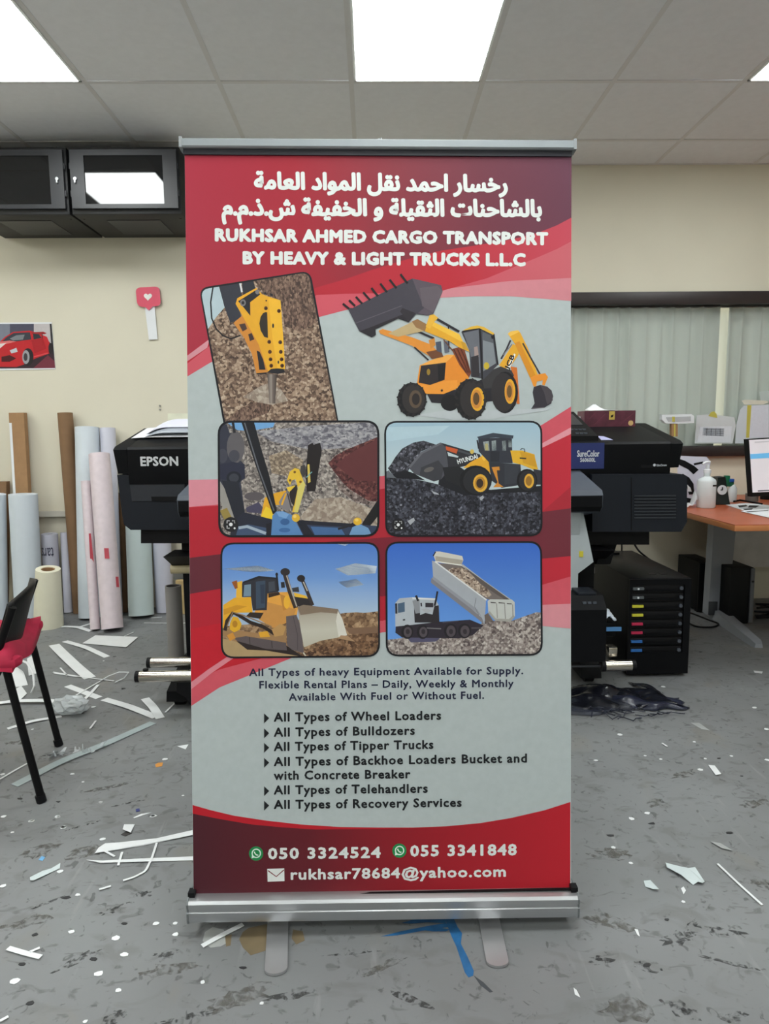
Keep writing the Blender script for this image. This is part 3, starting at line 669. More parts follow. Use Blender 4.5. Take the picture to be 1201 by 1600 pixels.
# pillars
Q.poly([(208,60),(296,60),(345,240),(405,440),(458,690),(428,705),(300,340)], ink((30,30,36))); Q.line([(232,70),(330,390),(436,680)], 9, ink((96,98,106)))
Q.poly([(1180,570),(1180,690),(1092,800),(1046,770)], ink((30,28,30)))
Q.poly([(225,690),(430,742),(440,870),(130,870),(140,770)], ink((40,42,56))); Q.poly([(190,790),(260,775),(385,800),(385,860),(170,860)], ink((64,80,108))); Q.line([(190,800),(250,790),(380,838)], 20, ink((160,174,190)))
Q.poly([(380,770),(440,760),(440,870),(385,870)], ink((34,32,40)))
Q.poly([(590,745),(1140,785),(1180,790),(1180,870),(640,870)], ink((52,62,86))); Q.poly([(600,745),(1060,775),(1060,800),(620,775)], ink((38,38,50))); Q.poly([(690,790),(900,800),(930,850),(720,850)], ink((70,104,150)))
Q.poly([(425,715),(452,685),(500,684),(560,710),(600,780),(648,870),(415,870)], ink((88,132,184))); Q.poly([(452,690),(500,686),(540,705),(520,735),(470,720)], ink((120,160,206))); Q.ell(512, 758, 32, 22, ink((58,96,146))); Q.ell(510, 815, 40, 16, ink((64,104,156)))
Q.poly([(950,870),(980,795),(1030,772),(1090,800),(1125,870)], ink((112,152,192)))
Q.poly([(590,748),(640,745),(730,870),(655,870)], ink((34,36,46))); Q.line([(985,770),(940,792),(880,808)], 14, DK)
Q.ell(588, 730, 28, 28, ink((224,178,58))); Q.ell(580, 720, 12, 11, ink((240,206,110))); Q.ell(1016, 755, 29, 27, ink((226,178,50))); Q.ell(1010, 745, 13, 10, ink((240,206,100)))
Q.poly([(60,680),(110,660),(150,740),(90,740)], ink((150,130,70)))
lens(Q, 137, 776, 52)
Q.con = None; Q.done('printed_photo', fab, 'photo taken from a digger cab over grey gravel')
# 4 wheel loader on coal
Q = photo((590,645,S4), [(44,57),(1142,55),(1144,858),(52,862)], 90, 13, .0012)
Q.poly([(0,0),(1250,0),(1250,950),(0,950)], grad('print_sky_pale', [(0,(158,186,204)),(1,(190,204,208))], wp(720,660), wp(720,745)))
Q.poly([(60,100),(500,90),(420,150),(60,200)], ink((176,200,212)))
coal = rubble('print_coal', [(.15,(24,24,30)),(.45,(52,52,62)),(.68,(84,86,98)),(.9,(170,172,184))], 210, rough=.4)
Q.poly([(30,410),(130,440),(300,470),(430,500),(600,560),(760,548),(1160,528),(1160,900),(30,900)], coal)
Q.poly([(430,420),(600,500),(780,535),(1160,505),(1160,548),(760,560),(600,575),(420,500)], ink((30,30,36)))
Q.poly([(70,385),(90,360),(122,308),(170,248),(245,208),(318,194),(405,222),(300,270),(228,372),(190,450),(100,430)], rubble('print_coal2', [(.15,(26,26,32)),(.45,(58,58,66)),(.68,(100,100,112)),(.9,(190,190,200))], 200))
Q.poly([(100,425),(190,400),(250,420),(330,470),(240,460),(130,455)], ink((26,26,32)))
Q.poly([(438,208),(640,268),(710,290),(724,345),(560,380),(480,420),(455,250)], ink((46,46,52)))
Q.poly([(210,378),(300,272),(436,206),(472,240),(492,400),(440,462),(390,478),(255,425)], ink((78,78,86))); Q.poly([(210,378),(300,272),(436,206),(446,216),(310,285),(228,382)], ink((100,100,108))); Q.poly([(300,380),(420,330),(460,380),(440,462),(390,476),(290,432)], ink((60,60,66))); Q.ell(355, 395, 36, 16, ink((98,94,92)), -.3)
Q.poly([(470,232),(556,254),(546,284),(476,260)], ink((196,88,46))); Q.line([(556,262),(640,288)], 14, ink((70,72,80))); Q.poly([(482,272),(560,302),(556,312),(490,300)], ink((190,200,206)))
Q.poly([(450,380),(560,370),(620,410),(600,520),(470,470)], ink((34,34,38)))
Q.poly([(590,385),(640,345),(724,300),(735,270),(752,272),(775,350),(795,425),(720,390),(640,380)], Y1); Q.ell(738, 300, 16, 34, ink((238,190,70))); Q.ell(654, 270, 14, 16, ink((210,180,90)))
Q.text('HYUNDAI', (556,356), (696,316), 30, ink((220,224,226)), .03)
Q.poly([(698,178),(930,172),(936,352),(775,348),(700,268)], ink((52,54,64)))
for p in ([(730,202),(770,196),(776,264),(742,262)], [(790,196),(820,192),(824,262),(792,264)], [(862,196),(890,192),(890,264),(864,264)], [(905,192),(928,192),(930,240),(908,240)]): Q.poly(p, ink((156,166,168)), False)
Q.poly([(744,215),(764,214),(768,262),(746,262)], ink((180,170,120))); Q.poly([(780,268),(846,268),(842,340),(782,340)], ink((40,42,50)))
Q.poly([(688,168),(800,140),(942,158),(938,180),(820,172),(700,182)], ink((58,64,76))); Q.line([(690,190),(700,250)], 10, DK)
Q.poly([(920,262),(1000,262),(1085,288),(1112,392),(1080,396),(1000,362),(938,346)], ink((222,172,48))); Q.poly([(985,270),(1088,290),(1104,380),(1010,350)], ink((206,152,40))); Q.line([(985,315),(1030,318)], 10, DK); Q.line([(990,258),(1000,248),(1018,252),(1020,275)], 6, DK)
Q.poly([(1080,390),(1130,400),(1134,500),(1090,500)], ink((50,50,58)))
Q.poly([(770,345),(990,358),(1000,500),(860,522),(788,470)], ink((48,50,58))); Q.poly([(880,360),(985,360),(960,490),(880,500)], ink((56,58,66)))
Q.poly([(790,378),(844,374),(846,400),(826,400),(838,490),(874,516),(800,518),(832,482),(806,420)], ink((206,136,50)))
Q.ell(680, 470, 112, 104, BK); Q.ell(688, 474, 96, 92, ink((40,40,44))); Q.ell(712, 489, 50, 62, ink((222,170,60))); Q.ell(710, 489, 36, 46, ink((180,128,44))); Q.ell(708, 490, 24, 32, ink((60,46,36)))
Q.ell(1036, 470, 72, 80, BK); Q.ell(1040, 472, 60, 70, ink((42,42,46))); Q.ell(1050, 474, 34, 50, ink((220,168,60))); Q.ell(1048, 474, 22, 34, ink((150,108,42)))
Q.poly([(55,410),(75,400),(100,430),(130,455),(60,450)], ink((100,104,112)))
for p in ([(205,752),(250,728),(258,748),(226,780)], [(704,590),(730,574),(738,590),(716,612)], [(370,540),(420,560),(425,570),(390,565)]): Q.poly(p, ink((170,172,180)), False)
lens(Q, 142, 778, 46)
Q.con = None; Q.done('printed_photo', fab, 'photo of a yellow wheel loader working on black coal')
# 5 bulldozer
Q = photo((330,835,S4), [(64,56),(1168,52),(1172,852),(68,862)], 95, 13, .0012)
Q.poly([(0,0),(1250,0),(1250,950),(0,950)], grad('print_sky_blue', [(0,(78,122,200)),(.5,(112,152,212)),(1,(166,188,214))], wp(470,850), wp(470,955)))
for p in ([(90,240),(320,215),(440,250),(300,265)], [(860,240),(1000,200),(1150,220),(1140,270),(950,285)], [(880,330),(1010,310),(1060,350),(940,370)], [(860,62),(960,62),(930,80)]): Q.poly(p, ink((196,210,226)), False)
soil = rubble('print_soil', [(.15,(92,68,50)),(.45,(146,116,88)),(.7,(176,146,114)),(.9,(206,180,146))], 150)
Q.poly([(60,640),(560,600),(930,545),(1010,540),(1060,545),(1190,530),(1190,900),(60,900)], soil)
Q.poly([(60,720),(300,760),(640,840),(640,900),(60,900)], ink((172,146,106)))
Q.poly([(930,650),(1190,640),(1190,690),(960,690)], ink((124,96,76)))
Q.poly([(620,830),(760,770),(960,700),(1190,680),(1190,900),(640,900)], rubble('print_soil_dark', [(.15,(70,48,36)),(.45,(118,88,64)),(.7,(150,116,88)),(.9,(186,156,124))], 170))
Q.poly([(70,690),(110,655),(420,700),(520,640),(525,810),(150,740)], ink((158,122,84)))
Q.poly([(176,742),(520,770),(640,850),(380,806),(250,800)], ink((44,34,34)))
Q.poly([(158,720),(240,706),(520,752),(526,806),(380,796),(180,740)], ink((92,82,84))); Q.line([(265,712),(270,765)], 5, ink((60,52,54))); Q.line([(420,740),(424,790)], 5, ink((60,52,54)))
Q.poly([(84,490),(160,440),(276,434),(288,542),(150,545),(100,650),(80,650)], ink((228,168,46))); Q.poly([(84,520),(180,490),(250,500),(180,525),(90,560)], ink((206,146,40)))
Q.poly([(178,332),(216,322),(218,440),(172,440)], ink((232,178,60))); Q.poly([(142,330),(180,318),(184,372),(166,380)], ink((150,84,40)))
Q.poly([(390,404),(560,398),(604,500),(596,560),(500,620),(390,600),(330,560),(300,540)], ink((226,162,72))); Q.poly([(390,470),(590,520),(560,600),(430,650),(330,590)], ink((200,142,74)))
Q.poly([(270,540),(364,545),(340,586),(240,570)], ink((52,42,36)))
Q.poly([(396,410),(470,400),(480,418),(398,440)], ink((60,44,36))); Q.poly([(478,414),(520,430),(524,520),(500,530)], ink((190,130,60))); Q.ell(525, 470, 22, 46, ink((232,176,56)))
Q.poly([(575,430),(680,440),(705,500),(600,500)], ink((48,42,44))); Q.poly([(572,402),(660,426),(672,446),(580,432)], ink((230,182,60))); Q.poly([(560,372),(606,364),(612,400),(566,398)], ink((60,60,66)))
Q.poly([(214,340),(236,322),(312,300),(330,288),(452,300),(466,400),(392,410),(386,526),(290,528),(276,434),(214,434)], ink((50,50,58)))
Q.poly([(310,328),(376,320),(374,508),(312,516)], ink((62,76,94))); Q.poly([(340,350),(372,346),(370,480),(345,480)], ink((50,60,78))); Q.poly([(230,352),(276,345),(276,430),(224,430)], ink((116,140,158))); Q.poly([(398,330),(440,325),(446,390),(400,398)], ink((70,74,84)))
Q.poly([(215,330),(330,288),(455,300),(455,312),(330,304),(225,340)], ink((36,36,42)))
Q.line([(455,285),(466,392)], 13, DK); Q.ell(455, 278, 9, 14, DK); Q.line([(496,330),(500,370)], 26, ink((44,44,50)))
Q.line([(510,265),(548,400),(588,510)], 32, ink((60,48,44))); Q.line([(524,285),(560,400),(594,500)], 9, ink((176,166,156))); Q.ell(514, 260, 33, 26, ink((48,42,44)))
Q.line([(626,300),(668,400),(704,492)], 24, ink((58,48,46))); Q.line([(640,330),(668,392)], 8, ink((190,182,172))); Q.ell(624, 305, 28, 24, ink((44,38,40)))
Q.line([(96,668),(110,600),(150,545),(190,560),(270,610),(360,640),(440,690)], 24, ink((46,36,34))); Q.line([(110,640),(150,540),(220,560),(420,640)], 8, ink((150,120,90)))
Q.poly([(420,660),(480,620),(520,640),(500,700),(440,710)], ink((186,144,90))); Q.poly([(130,620),(150,570),(185,575),(212,620),(200,660),(160,680),(130,660)], ink((222,170,44))); Q.ell(165, 622, 18, 24, ink((180,126,36)))
Q.poly([(330,680),(390,670),(410,710),(340,714)], ink((220,164,50))); Q.poly([(110,700),(150,680),(170,720),(130,740)], ink((208,144,60)))
Q.poly([(520,568),(592,558),(624,640),(644,826),(560,800),(528,770)], ink((98,88,90))); Q.line([(570,570),(600,700),(600,800)], 4, ink((70,62,66)))
Q.poly([(600,505),(640,488),(880,518),(912,590),(944,700),(900,712),(760,738),(644,784),(618,640)], grad('print_blade', [(0,(140,122,106)),(.25,(176,168,154)),(.6,(196,192,178)),(1,(186,180,164))], wp(500,945), wp(505,1010)))
Q.poly([(600,505),(640,488),(880,518),(896,552),(760,540),(620,560)], ink((132,114,98))); Q.poly([(880,530),(912,590),(944,700),(884,710),(866,600)], ink((214,210,200)))
Q.poly([(900,700),(950,705),(1000,745),(880,722)], ink((170,136,104))); Q.line([(640,820),(660,850)], 10, ink((200,190,170)))
Q.con = None; Q.done('printed_photo', fab, 'photo of a yellow bulldozer with a wide pale blade')
# 6 tipper truck
Q = photo((590,835,S4), [(52,50),(1140,46),(1146,842),(56,848)], 92, 13, .0012)
Q.poly([(0,0),(1250,0),(1250,950),(0,950)], grad('print_sky_deep', [(0,(58,104,196)),(1,(100,150,220))], wp(720,850), wp(720,980)))
Q.poly([(30,735),(130,725),(250,705),(480,712),(640,690),(740,600),(930,600),(1000,575),(1100,540),(1180,545),(1180,900),(30,900)], rubble('print_rubble_white', [(.15,(84,74,74)),(.4,(140,128,124)),(.65,(184,174,168)),(.88,(224,218,212))], 200))
Q.poly([(200,715),(330,700),(440,715),(400,745),(230,750)], ink((84,82,108)))
Q.poly([(125,640),(260,596),(440,606),(640,592),(735,632),(660,700),(560,722),(170,716),(122,682)], ink((48,42,52)))
Q.poly([(120,478),(150,444),(240,436),(400,444),(426,500),(426,606),(240,628),(122,640)], ink((176,182,190))); Q.poly([(240,436),(400,444),(404,456),(240,448)], ink((214,216,218)))
Q.poly([(138,480),(186,470),(188,536),(140,546)], ink((76,98,122))); Q.poly([(120,480),(134,478),(136,550),(122,550)], DK); Q.line([(174,594),(190,592)], 10, DK)
Q.poly([(330,474),(386,476),(386,506),(330,506)], DK2); Q.poly([(295,476),(306,474),(308,500),(298,500)], DK2)
Q.poly([(250,470),(290,460),(294,560),(330,545),(380,556),(392,498),(424,492),(428,612),(256,612)], ink((46,42,46))); Q.poly([(240,460),(290,450),(294,545),(262,550)], ink((140,142,148)))
Q.poly([(300,520),(340,512),(374,530),(340,548)], ink((170,172,178)))
Q.line([(414,395),(405,450),(394,496)], 13, DK); Q.line([(265,424),(280,462)], 15, DK)
for x in (205, 312): Q.ell(x, 676, 42, 50, ink((34,31,36)), up=False)
for x in (505, 602): Q.ell(x, 670, 46, 52, ink((34,31,36)), up=False)
for x in (208, 316): Q.ell(x, 678, 28, 36, ink((84,76,82)), up=(x == 208))
for x in (508, 605): Q.ell(x, 672, 32, 40, ink((80,72,78)), up=False)
for x in (208, 316, 508, 605): Q.ell(x, 675, 14, 18, ink((52,47,52)), up=(x == 208))
Q.line([(340,650),(440,655)], 8, ink((110,108,112))); Q.line([(650,650),(720,650)], 12, ink((80,74,78))); Q.line([(450,612),(560,600)], 6, ink((76,74,88)))
Q.poly([(398,184),(425,200),(585,210),(600,226),(915,452),(765,452),(620,380)], ink((116,106,104)))
Q.poly([(484,250),(520,232),(604,232),(660,268),(740,350),(790,420),(760,440),(690,400),(600,335)], rubble('print_rubble_load', [(.15,(84,68,62)),(.4,(150,130,116)),(.65,(196,178,160)),(.88,(228,214,198))], 230))
Q.poly([(376,182),(400,188),(752,452),(740,624),(700,590),(370,332),(384,290)], ink((166,170,178))); Q.poly([(372,300),(560,440),(724,580),(738,626),(700,592),(368,334)], ink((128,126,132)))
Q.poly([(384,290),(690,520),(720,570),(380,310)], ink((146,148,156)))
Q.line([(396,188),(560,310),(756,456)], 9, ink((218,220,220))); Q.line([(682,440),(672,500),(700,560)], 4, ink((120,122,128)))
Q.line([(585,212),(740,330),(920,456)], 14, ink((176,178,178))); Q.poly([(600,226),(915,452),(880,452),(720,350)], ink((92,84,82)))
Q.poly([(388,150),(400,118),(430,118),(586,150),(594,178),(580,212),(402,188)], ink((206,202,192))); Q.poly([(400,150),(590,178),(582,212),(402,188)], ink((168,160,148))); Q.line([(402,188),(500,202),(584,214)], 8, ink((224,222,214))); Q.line([(384,150),(402,120)], 8, DK)
Q.poly([(762,462),(780,450),(930,452),(950,470),(952,570),(922,606),(816,600),(768,548)], ink((192,194,190))); Q.poly([(768,548),(816,600),(922,606),(952,570),(940,560),(910,588),(820,584),(775,530)], ink((162,160,154)))
for p in ([(782,468),(820,472),(820,478),(784,476)], [(838,470),(882,474),(882,480),(838,478)], [(896,476),(930,480),(930,486),(896,484)]): Q.poly(p, ink((84,80,80)), False)
for a in ((824,478,830,580), (880,480,886,586), (936,486,938,570)): Q.line([a[:2], a[2:]], 6, ink((140,138,134)), False)
Q.poly([(740,560),(765,545),(800,600),(745,612)], ink((110,98,92)))
Q.con = None; Q.done('printed_photo', fab, 'photo of a white tipper truck unloading stones')
# ------------------------------------------------------------ things on the left
PAPER = mat('white_paper', (226,228,232), .7, var=.02); PAPERB = mat('bluish_paper', (206,214,222), .6, var=.02); PAPERL = mat('lavender_paper', (206,206,220), .6, var=.02)
PAPERG = mat('greenish_white_vinyl', (200,214,214), .5, var=.02); PINKW = mat('pinkish_wrap', (214,200,206), .55, var=.05, scale=30, bump=.2); REDW = mat('red_wrap_print', (190,70,84), .5)
CARD = mat('brown_cardboard', (158,122,86), .8, var=.06, scale=25); CARD2 = mat('dark_cardboard', (128,98,70), .8, var=.06); CREAM = mat('cream_vinyl', (226,222,200), .5, var=.02)
BLK2 = mat('printer_black', (14,15,18), .5, var=.1, spec=.12); SLATE = mat('printer_slate', (27,31,39), .5, spec=.25, var=.05); SLATE2 = mat('printer_slate_light', (74,80,90), .45, var=.04)
CHROME = mat('polished_steel', (186,180,170), .22, .95, var=.03); DGREY = mat('dark_grey_metal', (60,62,66), .45, .3)
# wall cabinets
GLB = mat('black_tinted_glass', (8,9,13), .04, var=.02, spec=.75); RACK = mat('rack_black', (20,21,24), .55, var=.08); RACKF = mat('rack_frame_grey', (48,49,54), .4, var=.05)
YR = 3.83
def rack(px0, px1, label, full):
    a = P(px0, 280, YR).x; b = P(px1, 280, YR).x; zt = P(200, 227, YR).z; zb = P(200, 333, YR).z
    t = thing('wall_cabinet', ((a+b)/2, (YR+YW)/2, zb), label, 'cabinet', 'black glass-doored wall cabinets')
    m = MB().box(a, b, YR+.02, YW-.001, zb, zt, bev=.004); obj('body', m, RACK, t, 1)
    fw = b-a; d0 = a+fw*.02; d1 = b-fw*.02; e0 = zb+.025; e1 = zt-.02
    m = MB(); lw = fw*.125
    m.box(d0, d0+lw, YR-.002, YR+.02, e0, e1).box(d1-lw, d1, YR-.002, YR+.02, e0, e1).box(d0+lw, d1-lw, YR-.002, YR+.02, e1-.03, e1).box(d0+lw, d1-lw, YR-.002, YR+.02, e0, e0+.022)
    dr = obj('door_frame', m, RACKF, t)
    obj('door_glass', MB().box(d0+lw-.001, d1-lw+.001, YR+.004, YR+.010, e0+.02, e1-.028), GLB, dr)
    lx = d0+lw*.35 if full else d1-lw*.45; lz = P(118, 280, YR).z
    obj('door_lock', MB().tube([(lx, YR-.010, lz), (lx, YR+.0, lz)], .009, 12).box(lx-.004, lx+.004, YR-.014, YR-.002, lz-.022, lz+.006, bev=.001), STEEL, dr)
    for k in range(2):
        for z in (.3, .7):
            hx = d1+.004 if k else d0-.004
            obj('hinge', MB().tube([(hx, YR+.004, zb+(zt-zb)*z-.015), (hx, YR+.004, zb+(zt-zb)*z+.015)], .004, 8), RACKF, t)
    for x in (a+.03, b-.03):
        obj('screw', MB().tube([(x, YR+.10, zb-.002), (x, YR+.10, zb+.002)], .006, 8), BLK, t)
    obj('cable_plate', MB().box(a+fw*.25, b-fw*.25, YR+.12, YW-.08, zb-.003, zb+.001), RACKF, t)
    return t, (d0+lw, d1-lw, e0, e1)
rack(107, 280, 'black wall cabinet with glass door reflecting a ceiling light, nearest the banner', True)
rack(-70, 103, 'black wall cabinet with dark glass door, cut by the left photo edge', False)
# car poster
def wallpt(px, py, dy=.0): return P(px, py, YW-dy)
pA = wallpt(-72, 505); pB = wallpt(81, 503.5); pC = wallpt(87, 577); pD = wallpt(-70, 580)
po = obj('car_poster', MB().prism([p+Vector((0,-.004,0)) for p in (pA,pB,pC,pD)], [p+Vector((0,-.0005,0)) for p in (pA,pB,pC,pD)]), PAPER)
tag(po, 'small poster of a red sports car on the cream wall', 'poster')
Q = Print(Vector((0,YW-.004,0)), Vector((0,-1,0)), .0004, .0001); Q.T = (0,400,3.874)
Q.con = [(-270,412),(312,410),(334,678),(-265,684)]
Q.poly([(-300,400),(400,400),(400,700),(-300,700)], ink((74,74,92)))
Q.poly([(-300,400),(60,400),(60,470),(0,520),(-300,560)], ink((120,124,138)))
Q.poly([(205,400),(330,400),(334,560),(300,520),(205,470)], ink((190,184,186))); Q.poly([(300,400),(330,400),(340,700),(322,690)], ink((40,36,40)))
Q.poly([(-300,600),(100,640),(300,560),(334,620),(334,700),(-300,700)], ink((52,32,42))); Q.poly([(190,690),(290,600),(334,640),(334,690)], ink((112,44,60)))
Q.poly([(-240,590),(-180,530),(0,520),(30,490),(80,460),(180,452),(240,470),(285,490),(306,540),(300,590),(220,618),(150,655),(100,672),(-60,670),(-220,640)], ink((188,32,40)))
Q.poly([(190,462),(262,458),(284,468),(268,474),(200,478)], ink((150,30,36))); Q.line([(256,470),(256,500)], 5, DK)
Q.poly([(10,522),(40,492),(84,466),(182,462),(190,505),(110,516)], ink((52,56,66))); Q.poly([(200,470),(236,474),(252,496),(204,506)], ink((44,46,54))); Q.poly([(60,500),(100,480),(150,476),(140,506),(80,512)], ink((120,124,130)))
Q.poly([(-180,540),(60,512),(100,518),(10,540),(-150,580)], ink((214,110,110))); Q.poly([(-100,545),(40,526),(0,560),(-90,575)], ink((226,214,212)))
Q.poly([(60,572),(100,556),(108,580),(70,590)], ink((190,196,204))); Q.poly([(10,610),(60,600),(100,620),(60,640),(10,640)], ink((70,14,20))); Q.poly([(-200,600),(-20,605),(-10,645),(-180,630)], ink((70,14,20)))
Q.line([(200,612),(292,588)], 8, ink((220,70,76))); Q.poly([(190,510),(260,500),(280,560),(210,590)], ink((166,24,34)))
Q.ell(170, 612, 34, 54, ink((34,26,30))); Q.ell(158, 612, 22, 42, ink((150,150,156))); Q.ell(156, 612, 12, 24, ink((60,56,60)))
Q.ell(306, 560, 12, 34, ink((34,26,30)))
Q.con = None; Q.done('printed_picture', po)
# heart prop
c0 = wallpt(231, 466); pr = thing('heart_sign', (c0.x, YW-.01, wallpt(238,531).z), 'pink speech-bubble heart sign on a white stick, on the wall', 'sign')
def wprism(pts, d0, d1): return MB().prism([wallpt(x, y, d0) for x, y in pts], [wallpt(x, y, d1) for x, y in pts])
ST = [(226,479),(241.5,478),(246,530),(232.5,531)]
obj('stick', wprism(ST, .002, .012), PAPER, pr)
bub = rpoly([(211.5,449.5),(249,447.5),(251.5,478),(238,479),(232.5,485),(227,480),(214.5,479)], [8,8,8,0,0,0,8], 5)
obj('bubble', wprism(bub, .012, .020), mat('sign_pink', (214,70,98), .4, var=.03), pr)
hp = []
for i in range(28):
    t = 2*pi*i/28; hx = 16*sin(t)**3; hy = 13*cos(t)-5*cos(2*t)-2*cos(3*t)-cos(4*t); hp.append((231+hx*.4, 463.5-hy*.4))
obj('heart', wprism(hp, .020, .0225), mat('heart_white', (226,224,220), .5), pr)
nt_ = obj('wall_note', MB().prism([wallpt(x,y,.002) for x,y in ((262,646),(300,646),(300,672),(262,672))], [wallpt(x,y,.0005) for x,y in ((262,646),(300,646),(300,672),(262,672))]), mat('cream_note', (226,226,206), .7)); tag(nt_, 'pale cream sheet fixed to the wall just above the left printer end', 'paper')
for k, y in enumerate((634, 640)):
    p = wallpt(250, y); tag(obj('wall_anchor', MB().tube([(p.x, YW-.008, p.z), (p.x, YW+.0, p.z)], .006, 8), mat('anchor_grey', (150,148,140), .5)), 'tiny grey screw anchor in the wall, %s of the pair' % ('upper', 'lower')[k], 'wall anchor')

# rolls leaning on the wall
ROLLS = []
def roll_(name, top, yt, bot, r, m, label, cat='roll', core=.35, group=None, base=None):
    """top: centre pixel of the top end at depth yt; bot: pixel of the floor contact"""
    A = P(*top, yt); B_ = base if base is not None else F(*bot); B_ = Vector((B_.x, B_.y, 0))
    ax = (A-B_).normalized(); lift = r*sqrt(max(0,1-ax.z**2)); B_ = B_+Vector((0,0,lift))
    t = thing(name, (B_.x, B_.y, 0), label, cat, group); ROLLS.append((label, B_, A, r))
    obj('wound_sheet' if core < .9 else 'tube_wall', MB().pipe(B_, A, r, r*core if core < .9 else r*.88, 28), m, t, 40)
    return t, A, B_, ax
W_ = lambda px, Y: abs(P(px+1, 800, Y).x-P(px, 800, Y).x)
def rr(w, Y): return w*W_(300, Y)/2
sp = 'rolls and tubes leaning on the left wall'
roll_('cardboard_tube', (101.5,645), YW-.06, (126,957), rr(22,4.2), CARD2, 'tall brown cardboard tube standing between white rolls, right of the car poster', 'tube', .95)
# flat brown carton strip with white edge
A = P(30.5,645,YW-.02); B_ = P(48,955,YW-.10); ex = Vector((rr(23,4.25),0,0)); th = Vector((0,.04,0))
ct = thing('cardboard_carton', (B_.x, B_.y, 0), 'tall flat brown cardboard carton with a white strip, behind white rolls', 'carton')
B_.z = 0
obj('carton_body', MB().hexa([B_-ex-th,B_+ex-th,B_+ex,B_-ex,A-ex-th,A+ex-th,A+ex,A-ex]), CARD, ct)
s0 = B_+(A-B_)*.42; s1 = B_+(A-B_)*.95; q = Vector((0,-.0008,0))-th
obj('paper_strip', MB().prism([s0-ex*.98+q, s0-ex*.66+q, s1-ex*.66+q, s1-ex*.98+q], [p-q*0+Vector((0,-.0012,0)) for p in (s0-ex*.98+q, s0-ex*.66+q, s1-ex*.66+q, s1-ex*.98+q)]), PAPER, ct)
A = P(4,752,YW-.02); B_ = P(3,962,YW-.09); B_.z = 0; ex = Vector((.045,0,0))
o = obj('cardboard_carton', MB().hexa([B_-ex-th,B_+ex-th,B_+ex,B_-ex,A-ex-th,A+ex-th,A+ex,A-ex]), CARD2); tag(o, 'short brown carton at the left photo edge behind the white rolls', 'carton')
roll_('paper_roll', (136,668), YW-.10, (142,966), rr(36,4.1), PAPERB, 'tallest white roll, right beside the brown cardboard tube', 'roll', .4)
roll_('paper_roll', (168,669), YW-.07, (180,962), rr(23,4.2), PAPERL, 'tall lavender white roll behind the pink wrapped roll', 'roll', .4)
t, A, B_, ax = roll_('wrapped_roll', (155,710), 4.03, (176,986), rr(32,3.9), PINKW, 'tall pinkish wrapped roll standing in front of the tallest white roll', 'roll', .3)
sd = Vector((1,0,0)); fr = ax.cross(sd).normalized(); fr = fr if fr.y < 0 else -fr
rw_ = rr(32,3.9)
for u, k, wv in ((.42,.35,.012),(.26,.93,.010)):
    p = B_+(A-B_)*u; d = (sd*k+fr*sqrt(1-k*k))*(rw_+.0012); tt = Vector((0,-.0,0)); e = (sd*sqrt(1-k*k)-fr*k)*wv
    obj('red_tape', MB().prism([p+d-e-ax*.03, p+d+e-ax*.03, p+d+e+ax*.03, p+d-e+ax*.03], [p+d*1.03-e-ax*.03, p+d*1.03+e-ax*.03, p+d*1.03+e+ax*.03, p+d*1.03-e+ax*.03]), REDW, t)
t, A, B_, ax = roll_('wrapped_roll', (134,752), 4.0, (149,985), rr(15,3.85), PINKW, 'thin pinkish wrapped roll left of the tall pinkish one', 'roll', .3)
p = B_+(A-B_)*.46; d = Vector((.6,-.8,0))*(rr(15,3.85)+.001)
obj('red_print', MB().prism([p+d+Vector((-.012,0,-.13)), p+d+Vector((.010,.006,-.13)), p+d+Vector((.0,.004,.16)), p+d+Vector((-.010,0,.16))], [p+d*1.05+Vector((-.012,0,-.13)), p+d*1.05+Vector((.010,.006,-.13)), p+d*1.05+Vector((.0,.004,.16)), p+d*1.05+Vector((-.010,0,.16))]), REDW, t)
roll_('paper_roll', (36,772), 4.07, (46,967), rr(42,4.0), PAPERB, 'wide white roll in front of the flat brown carton', 'roll', .3)
roll_('paper_roll', (-6,772), 4.05, (-2,967), rr(28,4.0), PAPERB, 'white roll at the left photo edge beside the wide white roll', 'roll', .3)
t, A, B_, ax = roll_('paper_roll', (77,834), 4.2, (83,957), rr(25,4.1), PAPERL, 'short white roll with upside-down black lettering behind the cream roll', 'roll', .4)
# lettering, upside down, wrapped on the roll
V, Fc, wd = text2d('tars:', 0); rT = rr(25,4.1); m = MB(); cz = B_+(A-B_)*.80
rad = rT+.0008; span = 1.25
vv = []
for u, v in V:
    th_ = -pi/2+(.5-u)*2*span*.7; h = .02-v*.11
    cq = B_+(A-B_)*((cz.z+h-B_.z)/(A.z-B_.z)); vv.append((cq.x+rad*1.01*cos(th_), cq.y+rad*1.06*sin(th_), cz.z+h))
m.raw(vv, Fc, ink((60,60,84))); obj('printed_lettering', m, None, t, solid='flat')
roll_('paper_roll', (101,832), 4.25, (107,957), rr(13,4.2), PAPERL, 'narrow pale roll between the lettered roll and the brown tube', 'roll', .4)
roll_('paper_roll', (214,770), 4.2, (221,964), rr(38,4.15), PAPERG, 'wide greenish white roll under the left end of the printer', 'roll', .35)
roll_('paper_roll', (250,790), 4.22, (258,956), rr(28,4.2), PAPERL, 'lavender white roll right of the wide greenish one under the printer', 'roll', .35)
roll_('cardboard_tube', (191,770), YW-.04, (194,957), rr(11,4.2), CARD2, 'dark brown tube in the shade between pink and greenish rolls', 'tube', .95)
a = P(283,900,4.25); b = P(298,955,4.25)
tag(obj('cardboard_box', MB().box(a.x, b.x+.1, 4.12, 4.27, 0, a.z, bev=.004), mat('tan_card', (190,164,116), .8)), 'tan cardboard box on the floor behind the left printer leg', 'box')
